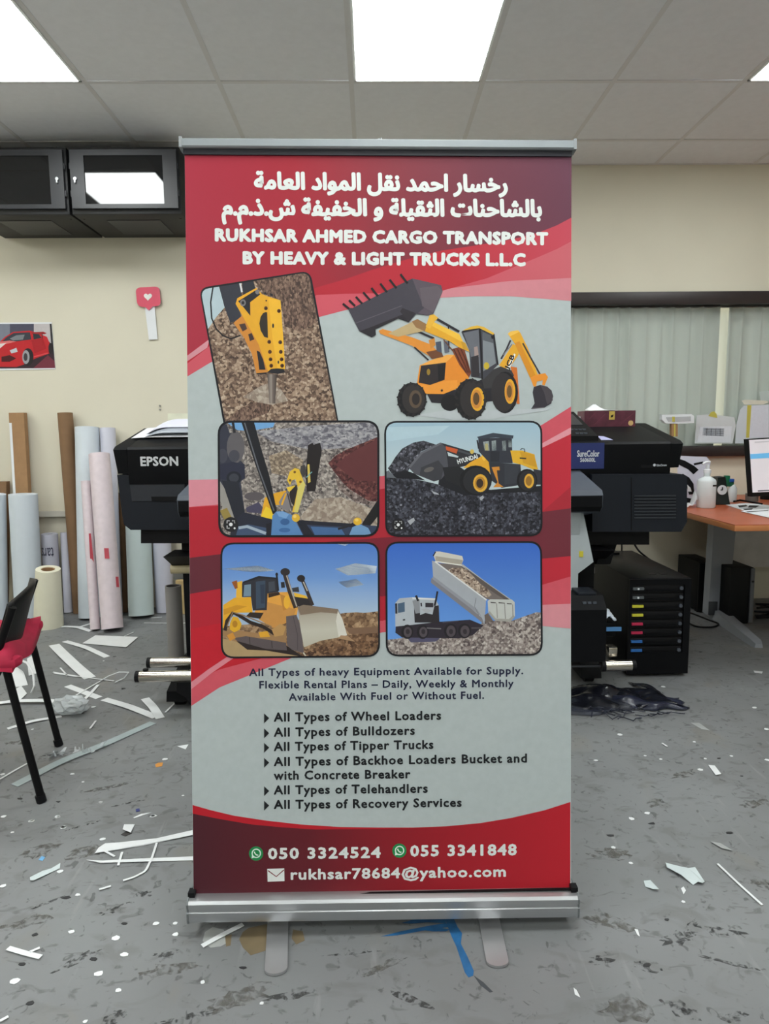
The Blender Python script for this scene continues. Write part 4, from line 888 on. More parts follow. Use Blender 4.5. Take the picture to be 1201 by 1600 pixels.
# short fat cream roll
Bc = F(76,979); Ac = P(75,889,Bc.y-.045); rC = rr(44,3.95)
t = thing('vinyl_roll', (Bc.x, Bc.y, 0), 'short fat cream vinyl roll with an open core, behind the chair', 'roll')
obj('wound_vinyl', MB().pipe((Bc.x,Bc.y,0), Ac, rC, rC*.5, 32, r2=rC*.80, ri2=rC*.46), CREAM, t, 40)
obj('core', MB().pipe((Bc.x,Bc.y,.002), Ac+Vector((0,0,-.004)), rC*.5, rC*.44, 24, r2=rC*.46, ri2=rC*.40), CARD, t, 40)
# grey upright tube
Bg = F(276,1031); Ag = P(271,915,Bg.y)
t = thing('grey_tube', (Bg.x, Bg.y, 0), 'upright grey hollow tube standing on the floor beside the banner', 'tube')
GT = mat('grey_card_tube', (128,124,122), .6, var=.04)
obj('tube_wall', MB().pipe((Bg.x,Bg.y,0), (Bg.x,Bg.y,Ag.z), rr(25,3.3), rr(25,3.3)*.88, 32), GT, t, 40)
obj('tube_inner_shade', MB().pipe((Bg.x,Bg.y,.001), (Bg.x,Bg.y,Ag.z-.003), rr(25,3.3)*.885, rr(25,3.3)*.86, 32), mat('tube_shade', (62,58,56), .7), t, 40)  # dark inner sleeve: shade inside the open tube put into colour

# ------------------------------------------------------------ folding chair
CB = mat('chair_black', (9,9,11), .45, var=.1, spec=.2); RED_ = mat('red_cloth', (176,24,62), .75, var=.12, scale=20, bump=.5)
f1 = F(65,1253); f2 = F(92,1165); Yn, Yf_ = f1.y, f2.y
dx = f2.x-f1.x
ch = thing('folding_chair', (f1.x-.2, (Yn+Yf_)/2, 0), 'black folding chair with a red cushion, cut by the left photo edge', 'chair')
topF = P(57,897,Yf_); midF = P(38,965,Yf_)
d = (midF-topF); d = d/d.z            # per metre of height
def back(z, near):                    # point on the back post / front leg line
    p = topF+d*(z-topF.z); return Vector((p.x-(dx if near else 0), Yn if near else Yf_, z))
hipF = P(42,985,Yf_); 
for near in (False, True):
    nm = 'near' if near else 'far'
    lo = f1 if near else f2
    up = Vector((hipF.x-(dx if near else 0)+.0, Yn if near else Yf_, .47)); dirn = up-lo
    obj('rear_leg', MB().tube([lo+Vector((0,0,.012)), lo+dirn*.5, up], .0115, 12), CB, ch, 60)
    obj('rubber_foot', MB().tube([lo+Vector((.001,0,0)), lo+dirn*.05], .0145, 12), BLK, ch, 60)
    zt = topF.z-.02
    sl = -d.x*1.0
    pts = [back(zt, near)]
    for z in (.55, .47, .40): pts.append(back(z, near)+Vector(((zt-z)*-.05,0,0)))
    e = pts[-1]; pts.append(Vector((e.x-.22, e.y, .012)))
    obj('front_leg', MB().tube(pts, .0115, 12), CB, ch, 60)
n_ = 12
def bk(u, v):
    p = back(topF.z-.015, True).lerp(back(topF.z-.015, False), u); q = back(topF.z-.19, True).lerp(back(topF.z-.19, False), u)
    r = p.lerp(q, 1-v); r.x += .035*sin(pi*u)-.004; r.z += .02*sin(pi*u)*(v)
    return r
obj('backrest', MB().grid(bk, 14, 6), CB, ch, 180, .014)
sx1 = hipF.x+.03; sx0 = sx1-.38
def seat(u, v):
    x = sx0+(sx1-sx0)*u; y = Yn+(Yf_-Yn)*v
    x -= dx*(1-v)
    return (x, y, .43+.03*u+.012*sin(u*9+v*4)+.012*sin(v*7))
obj('seat_pan', MB().grid(lambda u, v: tuple(Vector(seat(u, v))+Vector((0,0,-.03))), 6, 6), CB, ch, 60, .012)
def cush(u, v):
    x, y, z = seat(u, v); e = min(1, 6*u*(1-u)+.25, 6*v*(1-v)+.25)
    return (x+.02*(u-.5), y+.05*(v-.5), z+.045*e-.01)
m = MB().grid(cush, 16, 16); lowr = MB().grid(lambda u, v: (cush(u,v)[0], cush(u,v)[1], seat(u,v)[2]-.045), 16, 16)
nb = len(m.v); m.raw(lowr.v, [tuple(reversed(f)) for f in lowr.f])
ed = [i for i in range(17)]+[17*j+16 for j in range(1,17)]+[17*16+i for i in range(15,-1,-1)]+[17*j for j in range(15,0,-1)]
for i in range(len(ed)): m.f.append((ed[i], ed[(i+1)%len(ed)], nb+ed[(i+1)%len(ed)], nb+ed[i])); m.m.append(0)
obj('cushion', m, RED_, ch, 80)
for near in (False, True):
    y = (Yn if near else Yf_); x = sx1-(dx if near else 0); 
    obj('cushion_tie', MB().box(x-.035, x+.022, y-.028, y+.024, .43, .462, bev=.012), RED_, ch, 40)
# ------------------------------------------------------------ large printer behind the banner
YP = 2.85; YB = 3.45
def X(px, Y=YP): return P(px, 800, Y).x
def Z(py, Y=YP, px=600): return P(px, py, Y).z
pr = thing('large_format_printer', (.12, 3.1, 0), 'wide black large-format printer standing behind the red banner', 'printer')
xl, xr = P(177,700,YP).x, P(1066,700,YP).x
zt = (P(177,697,YP).z+P(1066,690,YP).z)/2; zb = P(200,757,YP).z; zbk = P(293,668,YB-.15).z
seamL, seamR = P(198,700,YP).x, P(1048,700,YP).x
def lid(a, b, name, e=0, ch=0):
    prof = [(YP+e, zb), (YP-.006+e, zb+.03), (YP-.006+e, zt-.012), (YP+.004+e, zt-.002), (YP+.02+e, zt+.002), (YB-.2, zbk), (YB-.08, zbk+.0), (YB, zbk-.06), (YB, zb)]
    return obj(name, MB().prx(prof, a, b), BLK2, pr, 20)
lc = lid(seamL+.003, seamR-.003, 'lid')
def cap_(a, b, sgn, name):
    # end cap with slightly tapering outer side
    prof = [(YP+.004, zb+.045), (YP-.004, zt-.012), (YP+.02, zt+.001), (YB-.2, zbk-.002), (YB, zbk-.06), (YB, zb+.0)]
    o = MB(); i0 = [(a, y, z) for y, z in prof]; j0 = [(b+(-.012*sgn if z < zt-.05 else 0), y, z) for y, z in prof]
    o.prism(i0, j0); return obj(name, o, BLK2, pr, 20)
cap_(seamL, xl, -1, 'end_cover'); cap_(seamR, xr, 1, 'end_cover')
# lettering EPSON on the lid front
m = MB(); A = P(220.5,727.5,YP); Bt = P(279.5,727,YP); A.y = Bt.y = YP-.0075
text_on(m, 'EPSON', A, Bt, (P(250,713.5,YP).z-P(250,727,YP).z), mat('silver_lettering', (206,208,212), .5, 0), .035, .02, Vector((0,-.0004,0)), Vector((0,0,1)))
obj('maker_lettering', m, None, lc, solid='flat')
# blue label with lettering
BLUE = mat('blue_label', (30,44,104), .5, var=.03)
la = P(893,694,YP); lb = P(942,732,YP); 
obj('name_label', MB().box(P(880,700,YP).x, lb.x, YP-.0085, YP-.005, lb.z, P(920,692,YP).z), BLUE, lc)
m = MB(); WL = mat('label_white', (214,218,226), .5)
for s, a, b, y, c in (('SureColor', 900, 935, 713.5, 9.5), ('S60600L', 905, 929, 721.5, 6)):
    A = P(a,y,YP); Bt = P(b,y-.3,YP); A.y = Bt.y = YP-.0092; text_on(m, s, A, Bt, c*W_(900,YP)*1.0, WL, .02, 0, Vector((0,-.0004,0)), Vector((0,0,1)))
obj('label_lettering', m, None, lc, solid='flat')
m = MB(); A = P(1024,728.5,YP); Bt = P(1040,728,YP); A.y = Bt.y = YP-.0075
text_on(m, 'UltraChrome', A, Bt, 3.2*W_(900,YP), WL, .02, 0, Vector((0,-.0004,0)), Vector((0,0,1)))
c = P(1021,726.5,YP); m.raw([(c.x+.006*cos(t), YP-.0075, c.z+.006*sin(t)) for t in [2*pi*i/12 for i in range(12)]], [tuple(range(12))], WL)
obj('small_lettering', m, None, lc, solid='flat')
obj('lid_grip', MB().box(P(1000,727,YP).x, P(1018,727,YP).x, YP-.009, YP-.004, P(1000,731,YP).z, P(1000,727,YP).z), BLK, lc)
def top_z(y): return zt+.002+(zbk-zt-.002)*(y-YP-.02)/(YB-.22-YP)
sk = [(P(943,688,YP).x, YP+.03), (P(961,688,YP).x, YP+.03), (P(955,688,YP).x, YP+.10), (P(946,688,YP).x, YP+.11)]
obj('sticker', MB().prism([(x, y, top_z(y)+.001) for x, y in sk], [(x, y, top_z(y)+.003) for x, y in sk]), mat('lilac_sticker', (176,176,216), .5), lc)
# control panel on the lid
xa = P(889,688,YP+.05).x; xb = P(932,688,YP+.05).x; pa = []
def cpt(u, v, k):   # u 0..1 across, v 0..1 front to back, tilted up
    y = YP+.03+v*.26; z = top_z(y)+.012+v*.055+k; return (xa+(xb-xa)*u, y, z)
cp = MB().hexa([cpt(0,0,-.03), cpt(1,0,-.03), cpt(.72,1,-.08), cpt(0,1,-.08), cpt(0,0,.008), cpt(1,0,.008), cpt(.74,1,.008), cpt(0,1,.008)])
cpo = obj('control_panel', cp, BLK, pr)
obj('display_screen', MB().prism([cpt(.2,.42,.0085), cpt(.72,.42,.0085), cpt(.62,.88,.0085), cpt(.12,.88,.0085)], [cpt(.2,.42,.0105), cpt(.72,.42,.0105), cpt(.62,.88,.0105), cpt(.12,.88,.0105)]), mat('dark_screen', (44,46,54), .15), cpo)
for u, v in ((.2,.25),(.35,.25),(.5,.25),(.65,.25),(.3,.1),(.45,.1),(.6,.1)):
    obj('button', MB().box(cpt(u,v,0)[0]-.006, cpt(u,v,0)[0]+.006, cpt(u,v,0)[1]-.006, cpt(u,v,0)[1]+.006, cpt(u,v,0)[2]+.004, cpt(u,v,0)[2]+.012), SLATE2, cpo)
# lower bodies, left and right, with the slanted platen between
def front_poly(pts, y0, y1, name, m_, sm=25):
    return obj(name, MB().prism([(P(x,y,y0).x, y0, P(x,y,y0).z) for x, y in pts], [(P(x,y,y0).x, y1, P(x,y,y0).z) for x, y in pts]), m_, pr, sm)
ltb = front_poly([(183,742),(300,741),(330,741),(330,828),(204,828),(194,820),(191,806)], YP+.008, YB, 'left_housing', SLATE)
front_poly([(202,752),(288,751),(288,783),(206,783)], YP+.004, YP+.03, 'access_cover', mat('printer_slate_b', (32,36,45), .5, var=.04))
front_poly([(236,776),(276,776),(274,783),(237,783)], YP+.001, YP+.02, 'cover_grip', BLK)
rb_ = front_poly([(925,741),(1066,741),(1073,745),(1073,815),(1064,831),(925,831)], YP-.035, YB, 'right_housing', SLATE)
front_poly([(985.5,746),(987,746),(987,828),(985.5,828)], YP-.0365, YP-.03, 'panel_seam', BLK)
for i in range(8):
    y = 774+i*4.9
    front_poly([(991,y),(1056,y-.3),(1056,y+1.7),(991,y+2)], YP-.040, YP-.034, 'vent_slat', mat('slat_grey', (44,48,55), .5), False)
front_poly([(320,757),(930,757),(930,832),(320,832)], YP+.05, YB, 'middle_housing', BLK2)
front_poly([(220,828),(330,828),(330,849),(220,849)], YP+.03, YB-.1, 'left_tray', BLK)
front_poly([(905,830),(1014,830),(1014,851),(905,851)], YP+.03, YB-.1, 'right_tray', BLK)
y_ = YP
plp = [(YP+.05,Z(738)), (YP,Z(738)), (YP-.05,Z(742)), (YP-.20,Z(770,YP-.2)), (YP-.215,Z(778,YP-.215)), (YP-.21,Z(797,YP-.21)), (YP-.19,Z(803,YP-.19)), (YP+.05,Z(815))]
xpl, xpr = P(278,780,YP-.2).x, P(940,780,YP-.2).x
def tw(x0, x1):
    a = [(x0+(.0 if y > YP-.1 else 0), y, z) for y, z in plp]; b = [(x1, y, z) for y, z in plp]; return a, b
a, b = tw(xpl, xpr)
ia = [(x+(.03 if y > YP-.1 else 0), y, z) for x, y, z in a]; ib = [(x-(.0 if y > YP-.1 else 0)-(.03 if y > YP-.1 else 0), y, z) for x, y, z in b]
obj('platen_cover', MB().prism(ia, ib), SLATE2, pr, 20)
plf = [(YP-.216,Z(779,YP-.216)), (YP-.217,Z(796,YP-.217)), (YP-.195,Z(803.5,YP-.195)), (YP-.19,Z(790,YP-.19))]
obj('platen_front', MB().prx(plf, xpl+.004, xpr-.004), BLK2, pr, 20)
# curved pale heater sheet under the platen, with end plate
HEAT = mat('pale_grey_panel', (176,184,188), .45, var=.03)
hp_ = [(YP-.14,Z(803,YP-.14)), (YP-.12,Z(840,YP-.12)), (YP-.06,Z(890,YP-.06)), (YP-.06,Z(930,YP-.06)), (YP-.10,Z(965,YP-.10)), (YP-.14,Z(985,YP-.14))]
hx0, hx1 = P(330,850,YP).x, P(900,850,YP-.08).x
obj('heater_panel', MB().prx(hp_+[(y+.012, z) for y, z in reversed(hp_)], hx0, hx1), HEAT, pr, 40)
ep = [(891,800),(911,801),(927,878),(903,896),(902,935),(897,962),(891,985)]
obj('end_plate', MB().prism([tuple(P(x,y,YP-.12)) for x, y in ep], [tuple(P(x,y,YP-.12)+Vector((0,.01,0))) for x, y in ep]), HEAT, pr)
q = P(908,866,YP-.125); obj('yellow_label', MB().box(q.x-.008, q.x+.008, YP-.124, YP-.119, q.z-.012, q.z+.012), mat('label_yellow', (214,200,60), .5), pr)
# stand
for s, px in ((-1, 300), (1, 915)):
    x = P(px, 950, YP+.1).x
    lg = obj('stand_leg', MB().box(x-.035, x+.035, YP+.10, YP+.20, .06, Z(835,YP+.1), bev=.006), BLK2, pr, 1)
    obj('stand_foot', MB().prx([(YP-.18 if s < 0 else YP-.0,.03),(YP-.17 if s < 0 else YP+.01,.07),(YP+.05,.13),(YP+.25,.13),(YP+.58,.07),(YP+.58,.03)], x-.045, x+.045), BLK2, pr, 20)
    for y in (YP-.13 if s < 0 else YP+.05, YP+.52):
        obj('caster', MB().tube([(x-.02, y, .03), (x+.02, y, .03)], .03, 16), BLK, pr, 40)
    obj('leg_bracket', MB().prx([(YP-.05,Z(862)),(YP+.12,Z(862)),(YP+.12,Z(895)),(YP+.05,Z(880))], x-.07 if s < 0 else x-.03, x+.04 if s < 0 else x+.07), BLK, pr)
xl_, xr_ = P(274,895,YP+.2).x, P(925,895,YP+.2).x
obj('crossbar', MB().box(xl_, xr_, YP+.16, YP+.20, Z(901,YP+.16), Z(891,YP+.16), bev=.003), mat('grey_bar', (120,120,118), .45, .3), pr, 1)
a = P(946,832,YP+.1); b = P(938,872,YP+.1)
obj('strut', MB().hexa([(b.x-.03,YP+.06,b.z-.02),(b.x+.03,YP+.06,b.z-.02),(b.x+.03,YP+.12,b.z-.02),(b.x-.03,YP+.12,b.z-.02),(a.x-.02,YP+.06,a.z),(a.x+.05,YP+.06,a.z),(a.x+.05,YP+.12,a.z),(a.x-.02,YP+.12,a.z)]), BLK2, pr)
q = P(286,880,YP+.05)
obj('spool_end', MB().tube([(q.x-.06, YP+.08, q.z-.03), (q.x+.1, YP+.08, q.z-.03)], .022, 16), mat('cream_spool', (190,176,140), .4), pr, 40)
for k in range(4): obj('clamp', MB().tube([(q.x-.01+.02*k, YP+.04, q.z+.02), (q.x-.01+.02*k, YP+.04, q.z+.035)], .016-.003*k, 12), BLK, pr)
# take-up rollers
YT = 2.62; a = P(215,1056.5,YT); b = P(985,1040,YT)
zr = (a.z+b.z)/2+.004
def roller(x0, x1, y, z, r, name):
    o = obj(name, MB().tube([(x0, y, z), (x1, y, z)], r, 24), CHROME, pr, 40)
    for x, s in ((x0, -1), (x1, 1)): obj('roller_cap', MB().tube([(x-.004*s, y, z), (x+.012*s, y, z)], r*1.03, 24), BLK, o, 40)
    return o
zA = P(250,1056.5,YT).z; xA = P(217,1056,YT).x; roller(xA, P(520,1056,YT).x, YT, zA, 9.0*W_(300,YT), 'take_up_roller')
YT2 = 2.76; zB_ = P(260,1035,YT2).z; roller(P(235,1035,YT2).x, P(520,1035,YT2).x, YT2, zB_, 8.3*W_(300,YT2), 'guide_roller')
zC = P(966,1040,YT).z; r_ = obj('take_up_roller', MB().tube([(P(700,1040,YT).x, YT, zC), (P(943,1040,YT).x, YT, zC)], .006, 12), DGREY, pr, 40)
roller(P(943,1040,YT).x, P(987,1040,YT).x, YT, zC, 9.0*W_(300,YT), 'roller_end')
q = P(226,1047,YT); obj('roller_knob', MB().lathe((q.x, YT+.01, q.z-.01), [(.010,0),(.012,.004),(.010,.012)], 12), BLK, pr, 40)
# black bracket holding the rollers on the left
q0 = P(280,1066,YT+.02); q1 = P(320,1106,YT+.02)
obj('roller_bracket', MB().prism([tuple(P(x,y,YT+.0)) for x, y in ((276,1066),(330,1066),(330,1106),(300,1106),(290,1090),(276,1082))], [tuple(P(x,y,YT+.0)+Vector((0,.12,0))) for x, y in ((276,1066),(330,1066),(330,1106),(300,1106),(290,1090),(276,1082))]), BLK, pr)
# take-up motor box on the right
tu = obj('take_up_unit', MB().prx([(YT-.03,P(925,1030,YT).z),(YT-.03,P(925,950,YT).z),(YT+.02,P(925,932,YT).z),(YT+.16,P(925,932,YT).z),(YT+.16,P(925,1030,YT).z)], P(886,980,YT).x, P(943,980,YT).x), BLK2, pr, 20)
obj('unit_top', MB().box(P(905,940,YT).x, P(934,940,YT).x, YT+.02, YT+.12, P(905,933,YT).z, P(905,928,YT).z, bev=.003), SLATE, tu, 1)
for k in range(3):
    q = P(912+k*8,942,YT); obj('unit_button', MB().box(q.x-.007, q.x+.007, YT-.01, YT+.004, q.z-.006, q.z+.006), SLATE2, tu)
q = P(955,1017,YT+.05); obj('steel_latch', MB().box(q.x-.018, q.x+.018, YT+.03, YT+.08, q.z-.02, q.z+.02, bev=.004), CHROME, pr, 1)
obj('ink_bottle_holder', MB().box(P(943,1000,YT).x, P(972,1000,YT).x, YT+.08, YT+.16, P(950,1005,YT).z, P(950,982,YT).z, bev=.006), BLK2, pr, 1)
rt = obj('tissue_pack', MB().grid(lambda u, v: (P(946,980,YT).x+(P(972,980,YT).x-P(946,980,YT).x)*u, YT+.07+.07*v, P(950,984,YT).z+.05*sin(pi*(.15+.7*u))*(.6+.5*v)+.006*sin(u*13+v*9)), 10, 6), mat('tissue_white', (206,214,226), .6), None, 60, .004)
tag(rt, 'crumpled white tissue pack with a blue band beside the take-up unit', 'tissue pack')
q = P(958,982,YT+.06); obj('blue_band', MB().box(q.x-.03, q.x+.034, YT+.062, YT+.068, q.z-.012, q.z+.004), mat('band_blue', (84,140,196), .5), rt)
# cables
def cable(pts, r, label, name='cable', m_=None):
    P3 = [Vector(p) for p in pts]; out = []
    for i in range(len(P3)-1):
        p0 = P3[max(i-1,0)]; p1 = P3[i]; p2 = P3[i+1]; p3 = P3[min(i+2,len(P3)-1)]
        for k in range(6):
            t = k/6; out.append(.5*((2*p1)+(p2-p0)*t+(2*p0-5*p1+4*p2-p3)*t*t+(3*p1-p0-3*p2+p3)*t**3))
    out.append(P3[-1]); return tag(obj(name, MB().tube(out, r, 8), m_ or BLK, None, 60), label, 'cable')
# ------------------------------------------------------------ ink cabinet
YI = 2.93; zT = P(1082,903,YI).z; zF = P(1077,1052,YI).z
xi0, xi1 = P(984,905,YI).x, P(1082,903,YI).x-.004
ic = thing('ink_cabinet', ((xi0+xi1)/2, YI+.3, 0), 'low black ink cabinet with coloured cartridge tabs under the right printer end', 'cabinet')
YI2 = 3.62
obj('cabinet_body', MB().box(xi0, xi1, YI+.012, YI2, zF, zT, bev=.005), mat('cabinet_black', (15,15,17), .5, var=.08, spec=.2), ic, 1)
obj('front_frame', MB().box(xi0, xi0+.012, YI, YI+.02, P(1030,1020,YI).z, P(1030,914,YI).z).box(xi1-.03, xi1, YI, YI+.02, P(1030,1020,YI).z, P(1030,914,YI).z).box(xi0, xi1, YI, YI+.02, zF, P(1030,1020,YI).z).box(xi0, xi1, YI, YI+.02, P(1030,914,YI).z, zT-.004), BLK2, ic)
cols_ = [None, None, (216,210,60), (216,210,60), (200,44,84), (200,44,84), (44,110,186), (44,110,186)]
for i in range(8):
    yy = 919.5+i*13.75; z0 = P(1030,yy+5.5,YI).z; z1 = P(1030,yy-5.5,YI).z
    dr = obj('cartridge_slot', MB().box(xi0+.013, xi1-.032, YI+.004, YI+.03, z0, z1, bev=.002), BLK, ic, 1)
    obj('slot_ridge', MB().box(xi0+.075, xi1-.06, YI-.001, YI+.006, z0+.002, z0+.010), BLK2, dr)
    mm = mat('tab_clear', (90,96,100), .3) if cols_[i] is None else mat('tab_%d_%d_%d' % cols_[i], cols_[i], .35, var=.03)
    obj('colour_tab', MB().box(xi0+.014, xi0+.064, YI-.003, YI+.006, (z0+z1)/2-.006, (z0+z1)/2+.006, bev=.001), mm, dr, label=None if cols_[i] is None else ['', '', 'yellow tab', 'yellow tab', 'magenta tab', 'magenta tab', 'blue tab', 'blue tab'][i])
    if cols_[i] is None: obj('tab_lamp', MB().box(xi0+.034, xi0+.042, YI-.005, YI+.0, (z0+z1)/2-.004, (z0+z1)/2+.004), mat('lamp_white', (220,226,230), .3), dr)
    obj('slot_catch', MB().tube([(xi1-.045, YI-.004, (z0+z1)/2), (xi1-.045, YI+.01, (z0+z1)/2)], .008, 12), SLATE2, dr, 40)
for x in (xi0+.05, xi1-.06):
    for y in (YI+.08, YI2-.08):
        obj('caster', MB().tube([(x-.018, y, .028), (x+.018, y, .028)], .028, 14), BLK, ic, 40)
        obj('caster_fork', MB().box(x-.022, x+.022, y-.02, y+.02, .03, zF+.002), BLK, ic)
m = MB(); cz_ = zT+.0003
for dx_, wd_ in ((0,.03),(.05,.03)):
    m.box(xi0+.12+dx_, xi0+.12+dx_+wd_, YI+.08, YI+.11, cz_-.001, cz_+.0012)
obj('top_vent', m, BLK, ic)
obj('top_label', MB().box(xi0+.05, xi0+.10, YI2-.10, YI2-.06, zT-.001, zT+.002), mat('label_grey', (130,132,134), .5), ic)
obj('rear_step', MB().box(xi0+.02, xi0+.16, YI2-.12, YI2-.01, zT-.001, zT+.012), BLK2, ic)
cable([P(971,849,3.35), P(971,855,3.55), P(971,866,3.66), P(972,890,3.66)], .004, 'straight black cable hanging from the printer to the ink cabinet')
cable([P(990,849,3.35), P(998,861,3.6), P(1010,871,3.66), P(1022,880,3.67), P(1031,892,3.68)], .005, 'curved black cable running from the printer down behind the ink cabinet')
# things on the printer
pt = thing('paper_pile', (P(255,668,3.2).x, 3.1, top_z(3.1)), 'curled grey and white sheets lying on the left printer lid', 'paper')
x0_ = P(226,670,3.12).x; x1_ = P(330,670,3.12).x
def sheet(h, c, y0, y1, a=0.0):
    return MB().grid(lambda u, v: (x0_+a+(x1_-x0_)*u, y0+(y1-y0)*v, top_z(y0+(y1-y0)*v)+.004+h*(1-(1-min(1,u*3))**2)+c*sin(pi*v)*min(1,u*3)), 18, 8)
obj('lower_sheet', sheet(.004, .006, 3.0, 3.22, -.02), PAPER, pt, 60, .002)
obj('upper_sheet', sheet(.022, .012, 3.0, 3.20, .03), mat('grey_sheet', (150,156,166), .35), pt, 60, .002)
obj('top_sheet', sheet(.036, .010, 3.05, 3.24, .02), PAPERL, pt, 60, .002)
# maroon box
YX = 3.16; a = P(913,642,YX); b = P(992,667,YX)
bx = thing('maroon_box', ((a.x+b.x)/2, YX+.06, top_z(YX)), 'maroon gift box with a gold emblem lying on the right printer lid', 'box')
MRN = mat('maroon_print', (92,38,56), .4, var=.25, scale=30)
obj('box_body', MB().hexa([(a.x,YX,top_z(YX)+.001),(b.x,YX,top_z(YX)+.001),(b.x,YX+.11,top_z(YX+.11)+.001),(a.x,YX+.11,top_z(YX+.11)+.001),(a.x,YX,a.z),(b.x,YX,a.z),(b.x,YX+.11,a.z),(a.x,YX+.11,a.z)]), MRN, bx)
q = P(955.5,651,YX); obj('gold_emblem', MB().box(q.x-.013, q.x+.013, YX-.0015, YX+.001, q.z-.014, P(955,642.5,YX).z), mat('gold_print', (206,178,84), .4), bx)
obj('emblem_mark', MB().prism([(q.x-.006,YX-.0015,q.z-.004),(q.x+.004,YX-.0015,q.z-.002),(q.x+.007,YX-.0015,q.z+.010),(q.x-.004,YX-.0015,q.z+.006)], [(q.x-.006,YX-.0025,q.z-.004),(q.x+.004,YX-.0025,q.z-.002),(q.x+.007,YX-.0025,q.z+.010),(q.x-.004,YX-.0025,q.z+.006)]), BLK, bx)
q = P(985,661,YX); obj('round_seal', MB().tube([(q.x, YX-.0015, q.z), (q.x, YX+.001, q.z)], .012, 18), mat('gold_seal', (214,178,120), .4), bx, 40)
m = MB()
for (x0, y0, x1, y1) in ((928,664,946,646),(984,650,966,662),(920,655,930,645),(968,664,990,645)):
    p0 = P(x0,y0,YX); p1 = P(x1,y1,YX); e = Vector((.002,0,.001)); m.poly([p0-e+Vector((0,-.0006,0)), p0+e+Vector((0,-.0006,0)), p1+e+Vector((0,-.0006,0)), p1-e+Vector((0,-.0006,0))])
obj('line_print', m, mat('maroon_light', (128,60,78), .4), bx, solid='flat')
zt2 = P(945,641.5,YX).z
m = MB().grid(lambda u, v: (P(924,640,YX).x+u*(P(966,640,YX).x-P(924,640,YX).x), YX+.01+.09*v, zt2+.001+.035*max(0,(1-abs(u-.35)/.4))*v), 10, 4)
tag(obj('paper_sheet', m, PAPER, None, 60, .001), 'folded white sheet resting on top of the maroon box', 'paper')
q0 = P(884,651,3.22); q1 = P(911,656,3.22)
m = MB().box(q0.x, q1.x, 3.22, 3.245, top_z(3.245)+.001, q0.z); tag(obj('paper_stack', m, PAPER), 'small white paper stack standing behind the printer control panel', 'paper')

# ------------------------------------------------------------ things held in the window
TAPEY = mat('yellow_tape', (196,184,84), .45, var=.04)
def wsheet(pts, d, name, m_, label, cat, th=.0012):
    o = obj(name, MB().prism([P(x,y,YW-d) for x, y in pts], [P(x,y,YW-d)+Vector((0,th,0)) for x, y in pts]), m_); return tag(o, label, cat)
YWN = .004
s_ = wsheet([(1088,649),(1110,647),(1147,652),(1149,666),(1144,693),(1085,693)], YWN, 'notice_sheet', mat('plastic_sleeve', (206,210,214), .25, var=.02), 'white sheet with a small printed table, taped to the window by yellow tape', 'paper')
Q = Print(Vector((0,YW-YWN,0)), Vector((0,-1,0)), .0006, .0002)
Q.poly([(1093,667),(1143,666),(1141,691),(1089,691)], ink((216,220,228)))
Q.poly([(1098,668),(1131,669),(1130,682),(1097,680)], ink((176,182,192)))
for k in range(4): Q.line([(1099,670.5+k*3),(1130,671.3+k*3)], .8, ink((140,146,158)), False)
for k in range(4): Q.line([(1104+k*7,669),(1103.5+k*7,681)], .8, ink((140,146,158)), False)
Q.done('printed_table', s_)
Q = Print(Vector((0,YW-YWN,0)), Vector((0,-1,0)), .0016, .0002); Q.poly([(1106,650),(1110,644),(1115,642.5),(1119,647),(1120,653)], TAPEY); Q.done('tape_piece', s_)
s_ = wsheet([(1148,693),(1150,664),(1156,640),(1162,634),(1201,632),(1230,632),(1230,693)], YWN, 'notice_sheet', mat('plastic_sleeve2', (202,208,216), .25, var=.02), 'tall white sheet with a vertical yellow tape, on the window above the monitor', 'paper')
Q = Print(Vector((0,YW-YWN,0)), Vector((0,-1,0)), .0006, .0002); Q.poly([(1171,634),(1200,633),(1200,683),(1169,684)], ink((214,216,228))); Q.poly([(1167,633),(1173.5,633),(1170,684),(1165,684)], TAPEY); Q.poly([(1158,626),(1165,624.5),(1195,626),(1201,628),(1192,632),(1162,632)], ink((214,210,196))); Q.done('tape_strip', s_)
wsheet([(1186,612),(1230,608),(1230,628),(1188,626)], YWN, 'notice_sheet', mat('plastic_sleeve3', (190,202,200), .25), 'pale sheet corner on the window at the right photo edge', 'paper')
# white tray with tape and a brown strip under it
ty = thing('tape_holder', (P(1058,660,4.2).x, 4.25, ZB), 'white strip holder with yellow and brown tape, on the sill behind the printer', 'tape holder')
q = [(1034,648),(1080,647),(1084,650),(1084,661),(1060,662),(1040,661.5),(1034,656)]
obj('white_strip', MB().prism([P(x,y,YW-.06) for x, y in q], [P(x,y,YW-.06)+Vector((0,.04,0)) for x, y in q]), PAPER, ty)
q = [(1040,652),(1079,650.5),(1079,658),(1044,659)]
obj('grey_insert', MB().prism([P(x,y,YW-.062) for x, y in q], [P(x,y,YW-.062)+Vector((0,.004,0)) for x, y in q]), mat('insert_grey', (176,178,182), .5), ty)
for x0, x1, m_ in ((1049,1052.5,CARD),(1052.5,1055,TAPEY),(1055,1058.5,CARD)):
    q = [(x0,662),(x1,662),(x1,682),(x0,682)]; obj('tape_strip', MB().prism([P(x,y,YW-.055) for x, y in q], [P(x,y,YW-.055)+Vector((0,.03,0)) for x, y in q]), m_, ty)
q = [(1050,651),(1054,651),(1054,659),(1050,659)]; obj('tape_end', MB().prism([P(x,y,YW-.064) for x, y in q], [P(x,y,YW-.064)+Vector((0,.004,0)) for x, y in q]), TAPEY, ty)

